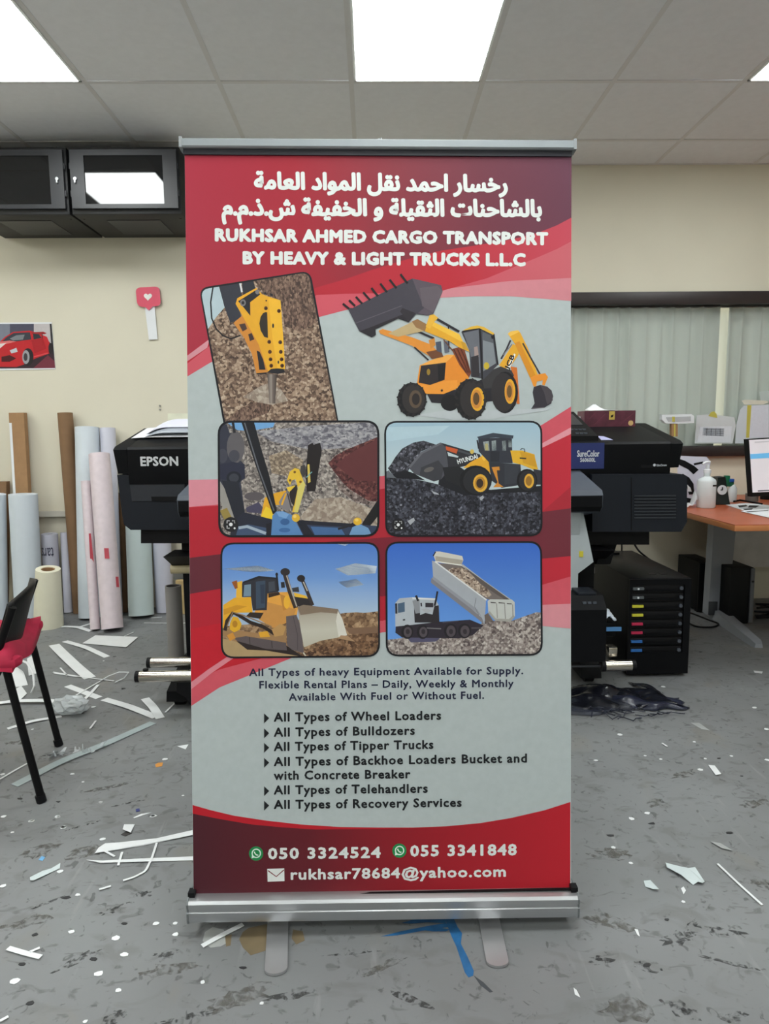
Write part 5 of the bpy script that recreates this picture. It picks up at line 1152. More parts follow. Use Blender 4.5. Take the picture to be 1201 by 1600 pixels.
# ------------------------------------------------------------ desk
YD = 2.95; cz = P(1148,820,YD); zD = cz.z; xD = cz.x
WOOD = mat('orange_wood_top', (176,88,54), .35, var=.08, scale=9); WOODE = mat('orange_wood_edge', (196,124,74), .45, var=.05)
DSK = mat('desk_grey_metal', (136,140,146), .45, 0, var=.03)
dk = thing('office_desk', (xD+.9, 3.6, 0), 'orange wood office desk on grey metal legs at the right', 'desk')
obj('desk_top', MB().box(xD, xD+2.0, YD, YW-.03, zD-.004, zD, bev=.001), WOOD, dk)
obj('desk_edge', MB().box(xD-.002, xD+2.002, YD-.002, YW-.03, zD-.030, zD-.0035, bev=.004), WOODE, dk, 1)
fA = F(1185,1012); fB = F(1087,942); colB = F(1122,966)
dv = (fA-fB).normalized(); nv = Vector((-dv.y, dv.x, 0)).normalized()
fp = [fB-dv*.02, fA]
m = MB(); p0, p1 = fp; mid = colB
def sec(p, w, h): return [p-nv*w, p+nv*w, p+nv*w*.8+Vector((0,0,h)), p-nv*w*.8+Vector((0,0,h))]
rings = [sec(p0, .03, .03), sec(mid, .045, .06), sec(p0.lerp(p1,.6), .042, .05), sec(p1-dv*.03, .03, .03), sec(p1, .02, .02)]
vs = [q for r in rings for q in r]; fs = [(0,1,2,3)]+[(i*4+j, i*4+(j+1)%4, (i+1)*4+(j+1)%4, (i+1)*4+j) for i in range(4) for j in range(4)]+[(16,17,18,19)]
m.raw(vs, fs); obj('desk_foot', m, DSK, dk, 25)
hw = P(1143,880,colB.y).x-P(1108,880,colB.y).x; hw /= 2; cxx = P(1126,880,colB.y).x
obj('desk_leg', MB().hexa([(cxx-hw*.92-.015,colB.y-.03,.03),(cxx+hw*.6,colB.y-.03,.03),(cxx+hw*.6,colB.y+.04,.03),(cxx-hw*.92-.015,colB.y+.04,.03),(cxx-hw,colB.y-.03,zD-.03),(cxx+hw,colB.y-.03,zD-.03),(cxx+hw,colB.y+.04,zD-.03),(cxx-hw,colB.y+.04,zD-.03)]), DSK, dk)
q0 = P(1107,940,colB.y-.032); q1 = P(1119,966,colB.y-.032)
obj('cable_cover', MB().box(q0.x, q1.x, colB.y-.038, colB.y-.028, q1.z+.02, q0.z, bev=.002), mat('cover_dark', (52,54,58), .5), dk, 1)
obj('modesty_panel', MB().box(cxx+hw-.02, xD+1.9, 4.05, 4.075, P(1170,886,4.05).z, zD-.03), mat('panel_light_grey', (206,204,202), .5), dk)
obj('top_beam', MB().box(xD+.1, xD+1.9, colB.y-.01, colB.y+.02, zD-.07, zD-.03), DSK, dk)
ol = xD+1.7; obj('desk_leg', MB().box(ol-hw, ol+hw, colB.y-.03, colB.y+.04, .05, zD-.03), DSK, dk); obj('desk_foot', MB().box(ol-.04, ol+.04, fA.y, 4.15, 0, .05, bev=.006), DSK, dk)
# computers under the desk
PCB = mat('pc_black', (9,10,12), .5, var=.1, spec=.2); PCF = mat('pc_front_grey', (92,94,98), .45)
def tower(x0, x1, y0, y1, z1, label, fr):
    t = thing('computer_tower', ((x0+x1)/2, (y0+y1)/2, 0), label, 'computer')
    obj('case', MB().box(x0, x1, y0, y1, .012, z1, bev=.004), PCB, t, 1)
    for x in (x0+.02, x1-.02): obj('case_foot', MB().box(x-.012, x+.012, y0+.02, y0+.05, 0, .014), PCB, t)
    if fr:
        obj('front_panel', MB().box(x0+(x1-x0)*.86, x1+.004, y0-.008, y0+.02, .012, z1-.004, bev=.003), PCF, t, 1)
        obj('power_button', MB().tube([(x1-.008, y0-.012, z1*.76), (x1-.008, y0-.006, z1*.76)], .006, 10), BLK, t)
    else:
        obj('front_panel', MB().box(x0, x1, y0-.008, y0+.004, .012, z1-.004, bev=.003), PCB, t, 1)
YC = 3.72; a = F(1143,977); b = P(1178,886,YC); zz = P(1150,887,YC).z
tower(P(1141,900,YC).x, P(1177,900,YC).x, YC, YC+.24, zz, 'black computer tower with a grey front strip, right of the desk leg', True)
YC2 = 3.98; tower(P(1091,900,YC2).x, P(1120,900,YC2).x, YC2, YC2+.28, P(1100,879,YC2).z, 'plain black computer tower half hidden behind the desk leg', False)
cable([F(1068,968,.006), F(1085,978,.006), F(1110,980,.006), F(1122,975,.006), F(1105,968,.006), F(1085,960,.006), F(1070,955,.006)], .005, 'black cable loop lying on the floor between ink cabinet and desk leg')
random.seed(5)
for k, lb in enumerate(('tangled black cable nearest the wall under the desk', 'tangled black cable in the middle of the heap under the desk', 'tangled black cable in front of the heap under the desk')):
    pts = [F(1178+random.uniform(0,70), 944+8*k+random.uniform(-5,5), .006+.012*random.random()+.008*k) for _ in range(8)]
    cable(pts, .006, lb)
# monitor
YM = 3.45; mo = thing('monitor', (P(1240,770,YM).x, YM+.1, zD), 'black desktop monitor showing a white window with a blue bar', 'monitor')
mA, mB, mC, mD = P(1168,686,YM), P(1330,676,YM+.12), P(1333,768,YM+.12), P(1174,776,YM)
nM = (mB-mA).cross(mD-mA).normalized(); nM = nM if nM.y < 0 else -nM
def mq(u, v, k=0): return mA.lerp(mB, u).lerp(mD.lerp(mC, u), v)+nM*k
def mquad(u0, u1, v0, v1, k0, k1): return MB().prism([mq(u0,v0,k0), mq(u1,v0,k0), mq(u1,v1,k0), mq(u0,v1,k0)], [mq(u0,v0,k1), mq(u1,v0,k1), mq(u1,v1,k1), mq(u0,v1,k1)])
obj('monitor_case', mquad(0, 1, 0, 1, -.03, 0), PCB, mo)
SCRW = mat('screen_white', (206,202,208), .3, var=.01, emit=.42); SCRB = mat('screen_blue', (96,168,214), .3, var=.01, emit=.45)
sc_ = obj('screen', mquad(.010, .99, .018, .93, .0, .0012), SCRW, mo)
obj('screen_bar', mquad(.010, .99, .26, .345, .0012, .0018), SCRB, sc_)
obj('screen_toolbar', mquad(.06, .9, .05, .075, .0012, .0018), mat('screen_grey', (186,184,190), .3, emit=.35), sc_)
obj('screen_taskbar', mquad(.06, .96, .895, .915, .0012, .0018), mat('screen_dark', (70,70,80), .3, emit=.2), sc_)
mc = mq(.5, 1); obj('monitor_stand', MB().box(mc.x-.03, mc.x+.03, mc.y-.0, mc.y+.04, zD, mc.z+.05), PCB, mo); obj('monitor_base', MB().box(mc.x-.12, mc.x+.12, mc.y-.08, mc.y+.10, zD, zD+.012, bev=.004), PCB, mo)
# desk items
def on_desk(px, py): return F(px, py, zD)
# sanitiser bottle
bq_ = on_desk(1102, 793); rB = 14.2*W_(300, bq_.y); hB_ = P(1102,748,bq_.y).z-zD; hN = P(1102,738,bq_.y).z-zD; hT_ = P(1102,722,bq_.y).z-zD
bt = thing('pump_bottle', (bq_.x, bq_.y, zD), 'frosted white pump bottle on the near left part of the desk', 'bottle')
FRO = mat('frosted_plastic', (216,222,224), .35, var=.02)
obj('bottle_body', MB().lathe((bq_.x,bq_.y,zD), [(rB*.9,0),(rB,.008),(rB*.98,hB_*.9),(rB*.9,hB_*.97),(rB*.6,hB_+.006),(rB*.34,hB_+.012),(rB*.32,hN)], 24), FRO, bt, 40)
obj('pump_collar', MB().lathe((bq_.x,bq_.y,zD+hN-.004), [(rB*.4,0),(rB*.4,.018),(rB*.2,.022),(rB*.16,.045)], 18), PAPER, bt, 40)
obj('pump_nozzle', MB().tube([(bq_.x+.012,bq_.y,zD+hT_), (bq_.x-.012,bq_.y-.006,zD+hT_), (bq_.x-.032,bq_.y-.012,zD+hT_-.010)], .006, 10), PAPER, bt, 40)
q = P(1112.5,758.5,bq_.y-rB); m = MB()
m.grid(lambda u, v: (bq_.x+(rB*1.005)*cos(-pi/2+.2+.7*u), bq_.y+(rB*1.005)*sin(-pi/2+.2+.7*u), q.z-.006+.008*v), 6, 1); obj('dark_label', m, BLK, bt, solid='flat')
tag(obj('crumpled_bag', MB().grid(lambda u, v: (bq_.x-rB*2.3+rB*1.2*u, bq_.y-.02+.05*v, zD+.002+.10*u*(.5+.5*sin(v*3))*(.7+.3*sin(u*9))), 8, 8), mat('clear_film', (216,220,224), .25, alpha=.55), None, 60, .0008), 'crumpled clear plastic bag lying left of the pump bottle', 'plastic bag')
# black stand clock
ck = on_desk(1131, 789); t = thing('desk_clock', (ck.x, ck.y, zD), 'black wedge-shaped desk gadget with a round white dial beside the bottle', 'clock')
def cz2(x, y, dy=0): p = P(x, y, ck.y); return (p.x, p.y+dy, p.z)
shp = [(1118,788.5),(1121,746),(1133,745),(1135,758),(1140,787),(1140.5,788.5)]
a_ = [cz2(*p) for p in shp]; a_ = [(x,y,max(z,zD)) for x,y,z in a_]
obj('clock_body', MB().prism(a_, [(x,y+.07,z) for x, y, z in a_]), mat('clock_black', (24,32,30), .4), t, 20)
d0 = Vector(cz2(1127.5,765.5)); rD = 7.6*W_(300, ck.y)
obj('dial', MB().tube([d0+Vector((0,.002,0)), d0+Vector((0,-.006,0))], rD, 24), PAPER, t, 40)
obj('dial_hand', MB().box(d0.x-.004, d0.x+.002, d0.y-.008, d0.y-.006, d0.z, d0.z+rD*.6).box(d0.x-rD*.4, d0.x, d0.y-.008, d0.y-.006, d0.z-.002, d0.z+.003), BLK, t)
# pen pot with green and blue tops
pp = on_desk(1143,784); zq = lambda y: P(1140,y,pp.y).z
t = thing('spray_bottle', (pp.x, pp.y, zD), 'clear bottle with green and blue plastic tops behind the clock', 'bottle')
obj('bottle_body', MB().lathe((pp.x,pp.y,zD), [(.022,0),(.024,.01),(.024,(zq(757)-zD)*.8),(.012,zq(757)-zD)], 16), FRO, t, 40)
GRN = mat('green_cap', (20,104,72), .4); BLU = mat('blue_cap', (38,88,170), .4)
x_ = P(1133,750,pp.y).x; obj('green_cap', MB().box(x_-.005, x_+.02, pp.y-.014, pp.y+.014, zq(757), zq(743), bev=.003).box(x_, x_+.045, pp.y-.012, pp.y+.012, zq(760), zq(749), bev=.003), GRN, t, 1)
x_ = P(1139,750,pp.y).x; obj('blue_lever', MB().box(x_-.006, x_+.022, pp.y-.016, pp.y+.010, zq(753), zq(748), bev=.002), BLU, t, 1)
# tape roll
tp = on_desk(1174,783); rT_ = 9.5*W_(300,tp.y); t = obj('tape_roll', MB().pipe((tp.x,tp.y,zD), (tp.x,tp.y,P(1174,771,tp.y).z), rT_, rT_*.72, 28), mat('grey_tape', (112,110,106), .5)); tag(t, 'grey tape roll lying on the desk below the monitor', 'tape roll')
tp2 = on_desk(1197,780); t = obj('tape_roll', MB().pipe((tp2.x,tp2.y,zD), (tp2.x,tp2.y,zD+.05), .035, .022, 24), PCB); tag(t, 'small black tape roll on the desk at the right photo edge', 'tape roll')
def deskpaper(pts, k, label, prints):
    z = zD+.001+.0012*k
    a_ = [F(x, y, z) for x, y in pts]; o = obj('paper_sheet', MB().prism(a_, [p+Vector((0,0,.0008)) for p in a_]), PAPER); tag(o, label, 'paper')
    m = MB()
    for pl_ in prints: m.poly([F(x, y, z+.001) for x, y in pl_], BLK)
    if prints: obj('printed_shapes', m, BLK, o, solid='flat')
deskpaper([(1134,789),(1166,786),(1206,790),(1200,797),(1165,799)], 0, 'printed sheet with black shapes on the desk, lower one', [[(1152,790),(1165,788.5),(1168,791),(1155,793)],[(1170,789.5),(1186,790),(1180,793.5),(1168,793)],[(1160,795),(1176,794),(1174,796.5),(1163,797)]])
deskpaper([(1157,799),(1200,795),(1240,800),(1240,812),(1201,809)], 1, 'white sheet at the front of the desk overlapping the printed one', [[(1165,799.5),(1200,797),(1200,798),(1168,800.5)]])
q = on_desk(1158,781); tag(obj('phone_cable', MB().tube([on_desk(1146,785)+Vector((0,0,.006)), on_desk(1156,783)+Vector((0,0,.006)), on_desk(1190,789)+Vector((0,0,.006))], .005, 8), BLK, None, 60), 'thin black cord on the desk behind the printed sheets', 'cable')
# black-and-white printed papers leaning in the corner
YQ = 3.75
def lean(pts, Y, m_, th=.001): return MB().prism([P(x,y,Y) for x, y in pts], [P(x,y,Y)+Vector((0,th,0)) for x, y in pts])
lp = obj('printed_poster', lean([(1058,712),(1104,714),(1110,722),(1098,790),(1058,795)], YQ, PAPERL), PAPERL); tag(lp, 'white poster with black curved stripes leaning beside the printer end', 'poster')
Q = Print(Vector((0,YQ,0)), Vector((0,-1,0)), .001, .0003)
Q.poly([(1058,716),(1070,720),(1084,728),(1091,734),(1083,741),(1074,733),(1058,725)], BLK); Q.poly([(1083,724),(1098,721),(1098,724),(1084,727)], BLK)
Q.poly([(1066,740),(1076,746),(1083,756),(1084,772),(1076,773),(1072,760),(1062,748)], BLK); Q.poly([(1070,777),(1084,780),(1080,786),(1066,786)], BLK); Q.poly([(1073,757),(1078,762),(1080,768),(1074,768)], PAPER)
Q.done('printed_stripe', lp)
# ------------------------------------------------------------ scraps on the floor
SCW = mat('scrap_white', (224,226,228), .6, var=.03); SCB = mat('scrap_bluish', (196,206,208), .5, var=.03); FILM = mat('scrap_film', (190,204,206), .3, alpha=.6); SCG = mat('scrap_grey', (160,162,162), .6)
def TA(x, y): return (x/3.555, 850+y/3.555)
def TB(x, y): return (x/2.86, 1250+y/2.86)
def TC(x, y): return (880+x/2.667, 1000+y/2.667)
def flat(pts, m_, name, label, cat='paper scrap', group=None, z=.0006, th=.0009, curl=0):
    a = [F(x, y, z) for x, y in pts]
    if curl:
        a = [p+Vector((0,0,curl*abs(sin(i*2.1+1)))) for i, p in enumerate(a)]
    o = obj(name, MB().prism(a, [p+Vector((0,0,th)) for p in a]), m_); return tag(o, label, cat, group)
def ribbon(pts, wd, m_, name, label, cat='paper strip', hz=None, th=.001):
    """pts: pixels along the strip on the floor; hz: heights; bowed strip with thickness"""
    C_ = [F(x, y, .001) for x, y in pts]; hz = hz or [0]*len(pts); n = 8; out = []
    for i in range(len(C_)-1):
        for k in range(n if i < len(C_)-2 else n+1):
            t = k/n; p = C_[i].lerp(C_[i+1], t); p.z = .001+hz[i]*(1-t)+hz[i+1]*t; out.append(p)
    for _ in range(3):
        out = [out[0]]+[(out[i-1]+out[i]*2+out[i+1])/4 for i in range(1, len(out)-1)]+[out[-1]]
    m = MB(); vs = []
    for i, p in enumerate(out):
        d = out[min(i+1,len(out)-1)]-out[max(i-1,0)]; d.z = 0; d.normalize(); nn = Vector((-d.y, d.x, 0))*wd/2
        vs += [p+nn, p-nn, p-nn+Vector((0,0,th)), p+nn+Vector((0,0,th))]
    k = len(out); fs = [(0,1,2,3), (4*k-4,4*k-3,4*k-2,4*k-1)]+[(4*i+j, 4*i+(j+1)%4, 4*i+4+(j+1)%4, 4*i+4+j) for i in range(k-1) for j in range(4)]
    m.raw(vs, fs); o = obj(name, m, m_, None, 40); return tag(o, label, cat)
A_ = lambda *l: [TA(*p) for p in l]
B6 = lambda *l: [TB(*p) for p in l]
C6 = lambda *l: [TC(*p) for p in l]
ribbon(A_((80,1342),(330,1220),(600,1110),(850,992)), .035, FILM, 'film_strip', 'longest clear film strip on the floor in front of the chair', 'film strip', [.0,.006,.004,.0])
ribbon(A_((375,788),(550,855)), .032, SCW, 'paper_strip', 'upper white strip piece pointing at the end of the long film strip'); 
ribbon(A_((578,862),(720,910),(865,962)), .034, SCW, 'paper_strip', 'white strip ending beside the tip of the long film strip', 'paper strip', [.0,.005,0])
ribbon(A_((805,862),(850,915),(890,968)), .034, SCW, 'paper_strip', 'short white strip standing off the tip of the long film strip', 'paper strip', [.003,.008,0])
ribbon(A_((300,560),(350,620),(430,690),(500,745)), .052, SCW, 'paper_strip', 'wide curving white strip right behind the chair legs', 'paper strip', [0,.01,.004,0])
ribbon(A_((360,540),(480,580),(595,628)), .032, SCW, 'paper_strip', 'straight white strip just above the wide curving strip', 'paper strip', [0,.006,0])
flat(A_((458,555),(530,508),(768,520),(700,577)), SCW, 'paper_sheet', 'white paper sheet on the floor in front of the pink rolls', 'paper', curl=.004)
ribbon(A_((345,458),(430,466),(505,484)), .03, SCW, 'paper_strip', 'white strip at the foot of the cream roll', 'paper strip', [0,.006,0])
ribbon(A_((440,462),(510,440)), .02, SCW, 'paper_strip', 'small white offcut between the cream roll and pink rolls')
ribbon(A_((42,1027),(180,990),(342,957)), .022, SCW, 'paper_strip', 'thin white strip between the two visible chair legs', 'paper strip', [0,.005,0])
ribbon(A_((-60,890),(100,885),(300,885),(385,905)), .03, SCW, 'paper_strip', 'long white strip under the chair, nearly level', 'paper strip', [0,.012,.012,.0])
# crumpled clear wad
rn = random.Random(3); q = F(*TA(395,940)); vs = []
bm = bmesh.new(); bmesh.ops.create_icosphere(bm, subdivisions=3, radius=.05)
for v in bm.verts:
    k = rn.uniform(.72, 1.12); v.co = Vector((v.co.x*1.5*k, v.co.y*.9*k, v.co.z*.8*k)); v.co += Vector((q.x, q.y, .034))
bm.verts.index_update(); m = MB().raw([v.co.copy() for v in bm.verts], [[v.index for v in f.verts] for f in bm.faces]); bm.free()
for i, v in enumerate(m.v): m.v[i] = (v[0], v[1], max(.001, v[2]))
tag(obj('film_wad', m, mat('wad_film', (200,206,208), .2, alpha=.7)), 'crumpled wad of clear film on the floor right of the chair leg', 'film wad')
m = MB(); q = F(*TA(410,1165))
for i in range(26):
    a = rn.uniform(-.10,.10); b = rn.uniform(-.02,.03); c = Vector((q.x+a, q.y+b+a*.25, .004)); e = Vector((rn.uniform(-.02,.02), rn.uniform(-.02,.02), rn.uniform(.004,.022))); s = Vector((rn.uniform(-.01,.01), rn.uniform(-.01,.01), 0))
    m.poly([c-s, c+s, c+e+s*.4, c+e-s*.6])
o = obj('film_shreds', m, mat('wad_film', (200,206,208), .2), None, 0, solid='flat'); tag(o, 'shredded clear film heap lying on the long film strip', 'film scraps'); o['kind'] = 'stuff'
# hoops by the chair
def hoop(pts, r, label): 
    return tag(obj('paper_hoop', MB().tube([F(*TA(x,y), h) for x, y, h in pts], r, 8), SCW, None, 60), label, 'paper strip')
hoop([(60,660,.02),(100,640,.06),(150,660,.09),(185,720,.08),(190,790,.04),(175,825,.01)], .005, 'curled white strip arching up under the chair seat')
ribbon(A_((60,690),(100,740),(120,790)), .05, SCW, 'paper_strip', 'broad white strip on the floor below the red cushion', 'paper strip', [.0,.02,0])
flat(A_((78,815),(118,788),(150,835),(105,878)), SCW, 'paper_sheet', 'torn white sheet on the floor between the chair legs', 'paper', curl=.004)
flat(A_((150,640),(195,610),(210,720),(160,735)), SCW, 'paper_sheet', 'white card on the floor behind the far chair leg', 'paper', curl=.003)
for pts, lb in (([(295,714),(460,742),(632,763)], 'thin white stick crossing below the wide curving strip'), ([(300,720),(430,740)], 'shorter thin stick beside the crossing stick'), ([(372,872),(470,815),(585,748)], 'thin white sliver slanting up to the right behind the chair'), ([(462,872),(505,830),(545,785)], 'thick white sliver right of the film wad'), ([(500,1028),(532,985)], 'tiny pale sliver above the long film strip'), ([(918,938),(972,885)], 'pale sliver beside the printer foot'), ([(335,690),(375,735)], 'tiny white sliver near the crossing stick'), ([(0,1310),(80,1262),(165,1215)], 'fine white thread of film left of the chair leg'), ([(690,515),(742,492)], 'thin white sliver behind the white paper sheet'), ([(800,440),(1000,442),(1075,440)], 'long white sliver on the floor behind the grey tube'), ([(840,412),(900,408)], 'white sliver at the foot of the greenish roll')):
    ribbon(A_(*pts), .007 if 'thick' not in lb else .014, SCW, 'paper_sliver', lb, 'paper strip', [.002]*len(pts))
hoop([(560,760,.004),(600,735,.012),(660,712,.018),(715,712,.012),(690,745,.008),(640,768,.006)], .0025, 'looped pale thread beside the lower roller end')
flat(A_((862,1226),(878,1216),(905,1215),(900,1234),(866,1241)), mat('scrap_orange', (206,140,60), .6), 'paper_scrap', 'small orange scrap on the floor left of the banner')
flat(A_((985,1124),(1046,1114),(1030,1141)), SCW, 'paper_scrap', 'white triangular scrap close to the banner edge')
flat(A_((785,1500),(740,1520),(745,1524),(840,1492)), SCW, 'paper_sliver', 'white sliver beside a round fleck left of the banner', 'paper strip')
# lower left
flat(B6((425,243),(440,214),(470,200),(530,196),(700,172),(868,139),(868,160),(640,204)), SCW, 'paper_strip', 'long pointed white strip running under the banner edge, upper one', 'paper strip', curl=.004)
flat(B6((386,272),(440,273),(600,268),(870,257),(870,270),(640,280),(450,285)), SCW, 'paper_strip', 'long thin white strip running under the banner edge, lower one', 'paper strip', curl=.003)
for pts, lb in ((B6((700,196),(680,260),(650,322),(600,348),(550,364)), 'bent white thread crossing the lower long strip'), (B6((546,236),(528,296)), 'short thread hanging between the two long strips'), (B6((470,232),(512,256)), 'tiny thread under the upper long strip'), (B6((36,666),(110,688),(182,706)), 'thick white stick low at the left photo edge'), (B6((132,684),(178,664)), 'short white sliver over the stick at the left edge'), (B6((443,404),(496,388)), 'short pale sliver left of the silver base'), (B6((903,657),(990,608),(1086,560)), 'white stick poking out under the silver base'), (B6((0,992),(38,972)), 'white stick end in the bottom left photo corner'), (C6((642,936),(730,1020),(828,1108)), 'long pale stick on the right floor'), (C6((410,432),(432,446)), 'tiny pale sliver on the right floor near the film heap')):
    ribbon(pts, .012 if 'thick' in lb or 'poking' in lb else .006, SCW, 'paper_sliver', lb, 'paper strip', [.002]*len(pts))
flat(B6((134,352),(190,318),(230,312),(270,288),(268,306),(150,366),(136,364)), SCB, 'paper_scrap', 'pale torn strip on the floor at the lower left', curl=.004)
flat(B6((555,116),(602,110),(584,152),(548,138)), SCW, 'paper_scrap', 'square white scrap above the two long strips', curl=.005)
flat(B6((540,155),(565,140),(590,150),(560,162)), mat('scrap_dark', (50,48,48), .6), 'paper_scrap', 'dark scrap tucked beside the square white scrap')
flat(B6((172,268),(186,252),(202,256),(190,272)), mat('scrap_blue', (110,170,216), .5), 'paper_scrap', 'light blue scrap on the left floor')
flat(B6((606,42),(622,38),(626,50),(608,54)), mat('scrap_navy', (50,60,120), .5), 'paper_scrap', 'navy blue fleck above the square white scrap')
# right floor
flat(C6((603,524),(630,524),(657,562),(634,566)), SCW, 'paper_scrap', 'white oblong scrap on the right floor', curl=.003)
flat(C6((425,938),(440,936),(520,962),(548,958),(588,1008),(578,1024),(560,1018),(540,1022),(490,990),(430,958)), SCB, 'paper_scrap', 'large torn pale scrap on the right floor', curl=.008)
flat(C6((334,1012),(362,1002),(398,1048),(372,1046),(340,1028)), SCB, 'paper_scrap', 'small crumpled pale scrap left of the large torn one', curl=.006)
flat(C6((612,844),(655,848),(705,882),(660,872)), SCG, 'paper_scrap', 'greyish scrap above the long pale stick', curl=.003)
flat(C6((530,346),(565,346),(610,378),(575,372)), SCG, 'paper_scrap', 'faint grey scrap just in front of the black film heap')
flat(C6((296,1205),(310,1208),(318,1236),(308,1230)), SCW, 'paper_scrap', 'tiny upright white scrap low on the right floor')
flat(C6((42,1450),(55,1460),(70,1490),(48,1478)), SCW, 'paper_scrap', 'tiny white scrap below the right banner foot')
flat(C6((792,128),(830,132),(826,140),(796,136)), SCW, 'paper_scrap', 'white scrap on the floor before the desk foot')
flat(C6((490,1036),(500,1028),(510,1044),(500,1060)), SCW, 'paper_scrap', 'ring-like white fleck under the large torn scrap')
WF = [TA(x,y) for x, y in ((915,1196),(1015,1398),(560,1437),(850,1512),(180,1030),(520,905),(575,650),(15,1280),(460,1322),(400,1278),(325,1515),(350,1575),(175,1537),(20,1515),(705,1580))]
WF += [TB(x,y) for x, y in ((256,75),(283,122),(683,72),(140,95),(347,425),(443,777),(555,692),(67,810),(527,852),(905,815),(785,602),(458,175),(270,320),(55,145),(15,385),(318,590),(520,618),(380,992),(450,10),(1170,910),(695,553),(782,553))]
WF += [TC(x,y) for x, y in ((135,502),(340,483),(570,541),(700,484),(405,497),(285,745),(350,722),(208,865),(280,930),(500,1092),(845,372),(850,500),(795,282),(545,425),(590,495),(235,395),(415,195))]
rn = random.Random(11)
for x, y in WF:
    c = F(x, y, .0006); n = rn.choice((5,6,7)); r = rn.uniform(.0035,.0085); a0 = rn.random()*6
    pts = [c+Vector((cos(a0+2*pi*i/n)*r*rn.uniform(.7,1.3)*1.2, sin(a0+2*pi*i/n)*r*rn.uniform(.7,1.2), 0)) for i in range(n)]
    o = obj('paper_fleck', MB().prism(pts, [p+Vector((0,0,.0012)) for p in pts]), SCW); tag(o, 'tiny white paper fleck lying on the grey floor', 'paper scrap', 'tiny white paper flecks on the floor')
DF = [TB(x,y) for x, y in ((155,602),(418,712),(555,553),(295,437),(100,735),(1083,750),(137,910),(190,8))]+[TC(x,y) for x, y in ((648,493),(742,567),(370,765),(690,803),(150,1330),(345,1355),(500,1540),(195,815),(570,50),(430,1165))]+[TA(x,y) for x, y in ((325,1432),(685,803),(225,852),(460,940),(635,625),(110,1415))]
BD = mat('fleck_black', (40,40,42), .6)
for x, y in DF:
    c = F(x, y, .0004); n = 6; r = rn.uniform(.0035,.007); a0 = rn.random()*6
    pts = [c+Vector((cos(a0+2*pi*i/n)*r*rn.uniform(.6,1.4)*1.4, sin(a0+2*pi*i/n)*r*rn.uniform(.5,1.1), 0)) for i in range(n)]
    o = obj('dark_fleck', MB().prism(pts, [p+Vector((0,0,.001)) for p in pts]), BD); tag(o, 'tiny black fleck lying on the grey floor', 'scrap', 'tiny black flecks on the floor')
# paint and stains on the floor (parts of the floor)
FT = lambda x, y: (290+x/1.969, 1240+y/1.969)
def stain(pts, m_, z=.0003, name='paint_stain'):
    a = [F(x, y, z) for x, y in pts]; obj(name, MB().prism(a, [p+Vector((0,0,.0002)) for p in a]), m_, fl)
PB = mat('blue_paint', (34,92,140), .5, var=.25, scale=30)
S_ = lambda *l: [FT(*p) for p in l]
stain(S_((796,380),(824,384),(836,410),(850,430),(846,462),(866,500),(886,545),(884,560),(870,566),(858,550),(846,512),(832,470),(818,440),(806,410)), PB)
stain(S_((600,440),(660,424),(740,408),(800,398),(812,410),(740,420),(650,436)), PB); stain(S_((664,398),(700,388),(760,384),(800,386),(800,398),(740,396),(690,400)), PB); stain(S_((730,420),(780,412),(812,418),(800,424),(760,424)), PB)
stain(S_((886,560),(915,580),(945,610),(935,612),(905,588)), mat('dark_scuff', (62,66,70), .6))
stain(B6((1068,622),(1085,590),(1110,572),(1190,555),(1230,570),(1230,640),(1190,672),(1120,694),(1085,660)), mat('brown_stain', (112,98,74), .6, var=.15))
stain(S_((330,418),(360,424),(366,452),(340,464),(326,446)), mat('brown_stain', (112,98,74), .6))
stain(B6((915,590),(950,568),(1000,580),(1012,640),(985,655),(940,660),(905,630)), mat('pale_patch', (158,160,158), .6))
stain(B6((1005,610),(1035,600),(1030,650),(1010,655)), mat('brown_stain', (112,98,74), .6))
random.seed(21); 
def broken(name, c, lo, hi, sc):
    m = mat(name, c, .7, var=.2, scale=60); nt = m.node_tree; b = nt.nodes['Principled BSDF']
    tc = add(nt, 'ShaderNodeTexCoord'); nz = add(nt, 'ShaderNodeTexNoise'); nz.inputs['Scale'].default_value = sc; nz.inputs['Detail'].default_value = 5; nz.inputs['Distortion'].default_value = .6
    r = add(nt, 'ShaderNodeValToRGB'); r.color_ramp.elements[0].position = lo; r.color_ramp.elements[1].position = hi; r.color_ramp.elements[1].color = (.5,.5,.5,1)
    nt.links.new(tc.outputs['Object'], nz.inputs['Vector']); nt.links.new(nz.outputs['Fac'], r.inputs['Fac']); nt.links.new(r.outputs[0], b.inputs['Alpha']); return m
SCF = broken('scuff_dark', (72,73,73), .46, .62, 70); SCF2 = broken('scuff_tan', (106,104,98), .42, .66, 55)
def scuff(px, py, lx, ly, ang, m_, n=9):
    c = F(px, py, .0002); pts = []
    for i in range(n*2):
        t = 2*pi*i/(n*2); k = random.uniform(.55, 1.2); x = cos(t)*lx*k; y = sin(t)*ly*k
        pts.append(c+Vector((x*cos(ang)-y*sin(ang), x*sin(ang)+y*cos(ang), 0)))
    obj('floor_scuff', MB().prism(pts, [p+Vector((0,0,.00015)) for p in pts]), m_, fl)
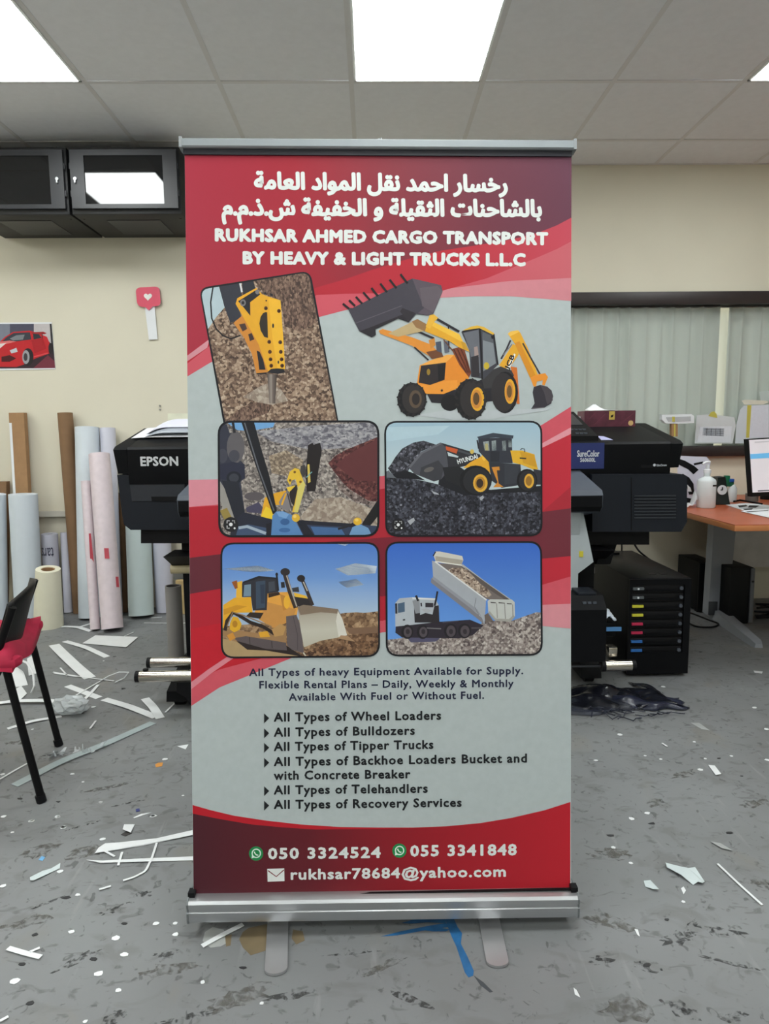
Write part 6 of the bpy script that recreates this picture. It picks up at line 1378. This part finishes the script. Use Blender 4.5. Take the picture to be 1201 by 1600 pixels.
for x, y, a, b, t, k in [(70,1412,.05,.006,.6,0),(180,1420,.04,.012,.5,0),(225,1397,.02,.012,0,0),(45,1440,.06,.02,.3,1),(120,1500,.05,.012,.7,0),(265,1515,.06,.02,.1,1),(260,1490,.03,.008,.2,0),(290,1590,.06,.008,.3,0),(180,1590,.03,.02,1.2,0),(370,1560,.07,.03,.4,1),(455,1555,.06,.01,.2,0),(600,1510,.06,.012,.5,1),(640,1560,.05,.01,-.5,0),(550,1490,.06,.004,.1,0),(1060,1465,.05,.02,.3,0),(1080,1445,.03,.008,.6,0),(1130,1455,.06,.014,-.3,0),(955,1335,.06,.025,-.1,1),(950,1440,.06,.03,-.4,1),(1070,1210,.06,.02,.4,1),(1025,1255,.03,.02,.5,1),(1180,1255,.05,.02,.3,1),(938,1500,.03,.014,0,0),(1010,1510,.03,.015,-.4,0),(1065,1578,.04,.02,-.6,0),(1140,1505,.06,.006,-.4,0),(1190,1380,.03,.03,0,1),(170,1230,.08,.012,.4,1),(200,1255,.06,.006,.4,0),(80,1180,.06,.006,.1,0),(30,1160,.05,.02,.1,1),(130,1290,.06,.006,.5,0),(60,1330,.06,.03,.4,1),(140,1330,.07,.03,.3,1),(980,1580,.05,.03,0,1),(1150,1590,.03,.012,.2,0)]:
    scuff(x, y, a, b, t, SCF if k == 0 else SCF2)
# heap of dark film on the right
hp = thing('dark_film_heap', tuple(F(965,1085)), 'crumpled heap of black plastic film on the floor right of the banner', 'plastic film')
BF = mat('black_film', (26,28,36), .22, var=.3, scale=20, alpha=.86)
rn = random.Random(4)
def fold(cx, cy, lx, ly, h, sd, ang=0):
    c = F(cx, cy); r = random.Random(sd); f = [r.uniform(2.5,6) for _ in range(6)]; ph = [r.uniform(0,6) for _ in range(6)]
    def fn(u, v):
        a = (u-.5)*lx*2; b = (v-.5)*ly*2*(1-.35*abs(u-.5)); e = max(0, 1-(2*u-1)**2)**.5*max(0, 1-(2*v-1)**2)**.5
        z = .004+h*e*(.45+.3*sin(f[0]*u*2+ph[0])*sin(f[1]*v+ph[1])+.25*sin(f[2]*(u+v)*2+ph[2]))
        return (c.x+a*cos(ang)-b*sin(ang)+.01*sin(f[3]*v*3), c.y+a*sin(ang)+b*cos(ang)+.01*sin(f[4]*u*4), max(.003, z))
    return MB().grid(fn, 26, 14)
obj('film_fold', fold(925,1095,.18,.11,.065,1,.1), BF, hp, 180, .001)
obj('film_fold', fold(965,1089,.17,.10,.045,2,-.25), BF, hp, 180, .001)
obj('film_fold', fold(1000,1100,.17,.07,.035,3,-.05), mat('navy_film', (38,42,60), .3, var=.3, alpha=.8), hp, 180, .001)
obj('film_fold', fold(920,1105,.16,.08,.04,4,.2), mat('thin_grey_film', (60,64,78), .35, var=.3, alpha=.4), hp, 180, .001)
for pts, w_ in (([(985,1068),(1020,1080),(1050,1100)], .03), ([(990,1100),(1030,1095),(1066,1103)], .055)):
    C_ = [F(x, y, .006) for x, y in pts]
    m = MB().grid(lambda u, v: tuple((C_[0].lerp(C_[1], u*2) if u < .5 else C_[1].lerp(C_[2], u*2-1))+Vector((0, (v-.5)*w_*2*(1-.6*u), .012*sin(pi*u)+.006*sin(9*u+4*v)))), 12, 4)
    obj('film_tail', m, BF, hp, 180, .001)
for k in range(16):
    c = F(900+rn.uniform(-2,140), 1118+rn.uniform(-16,12)); pts = [c+Vector((.02*i+rn.uniform(-.01,.01), rn.uniform(-.025,.025), .004+rn.uniform(0,.014))) for i in range(6)]
    obj('film_thread', MB().tube(pts, .0022, 5), mat('navy_film', (38,42,60), .3), hp)
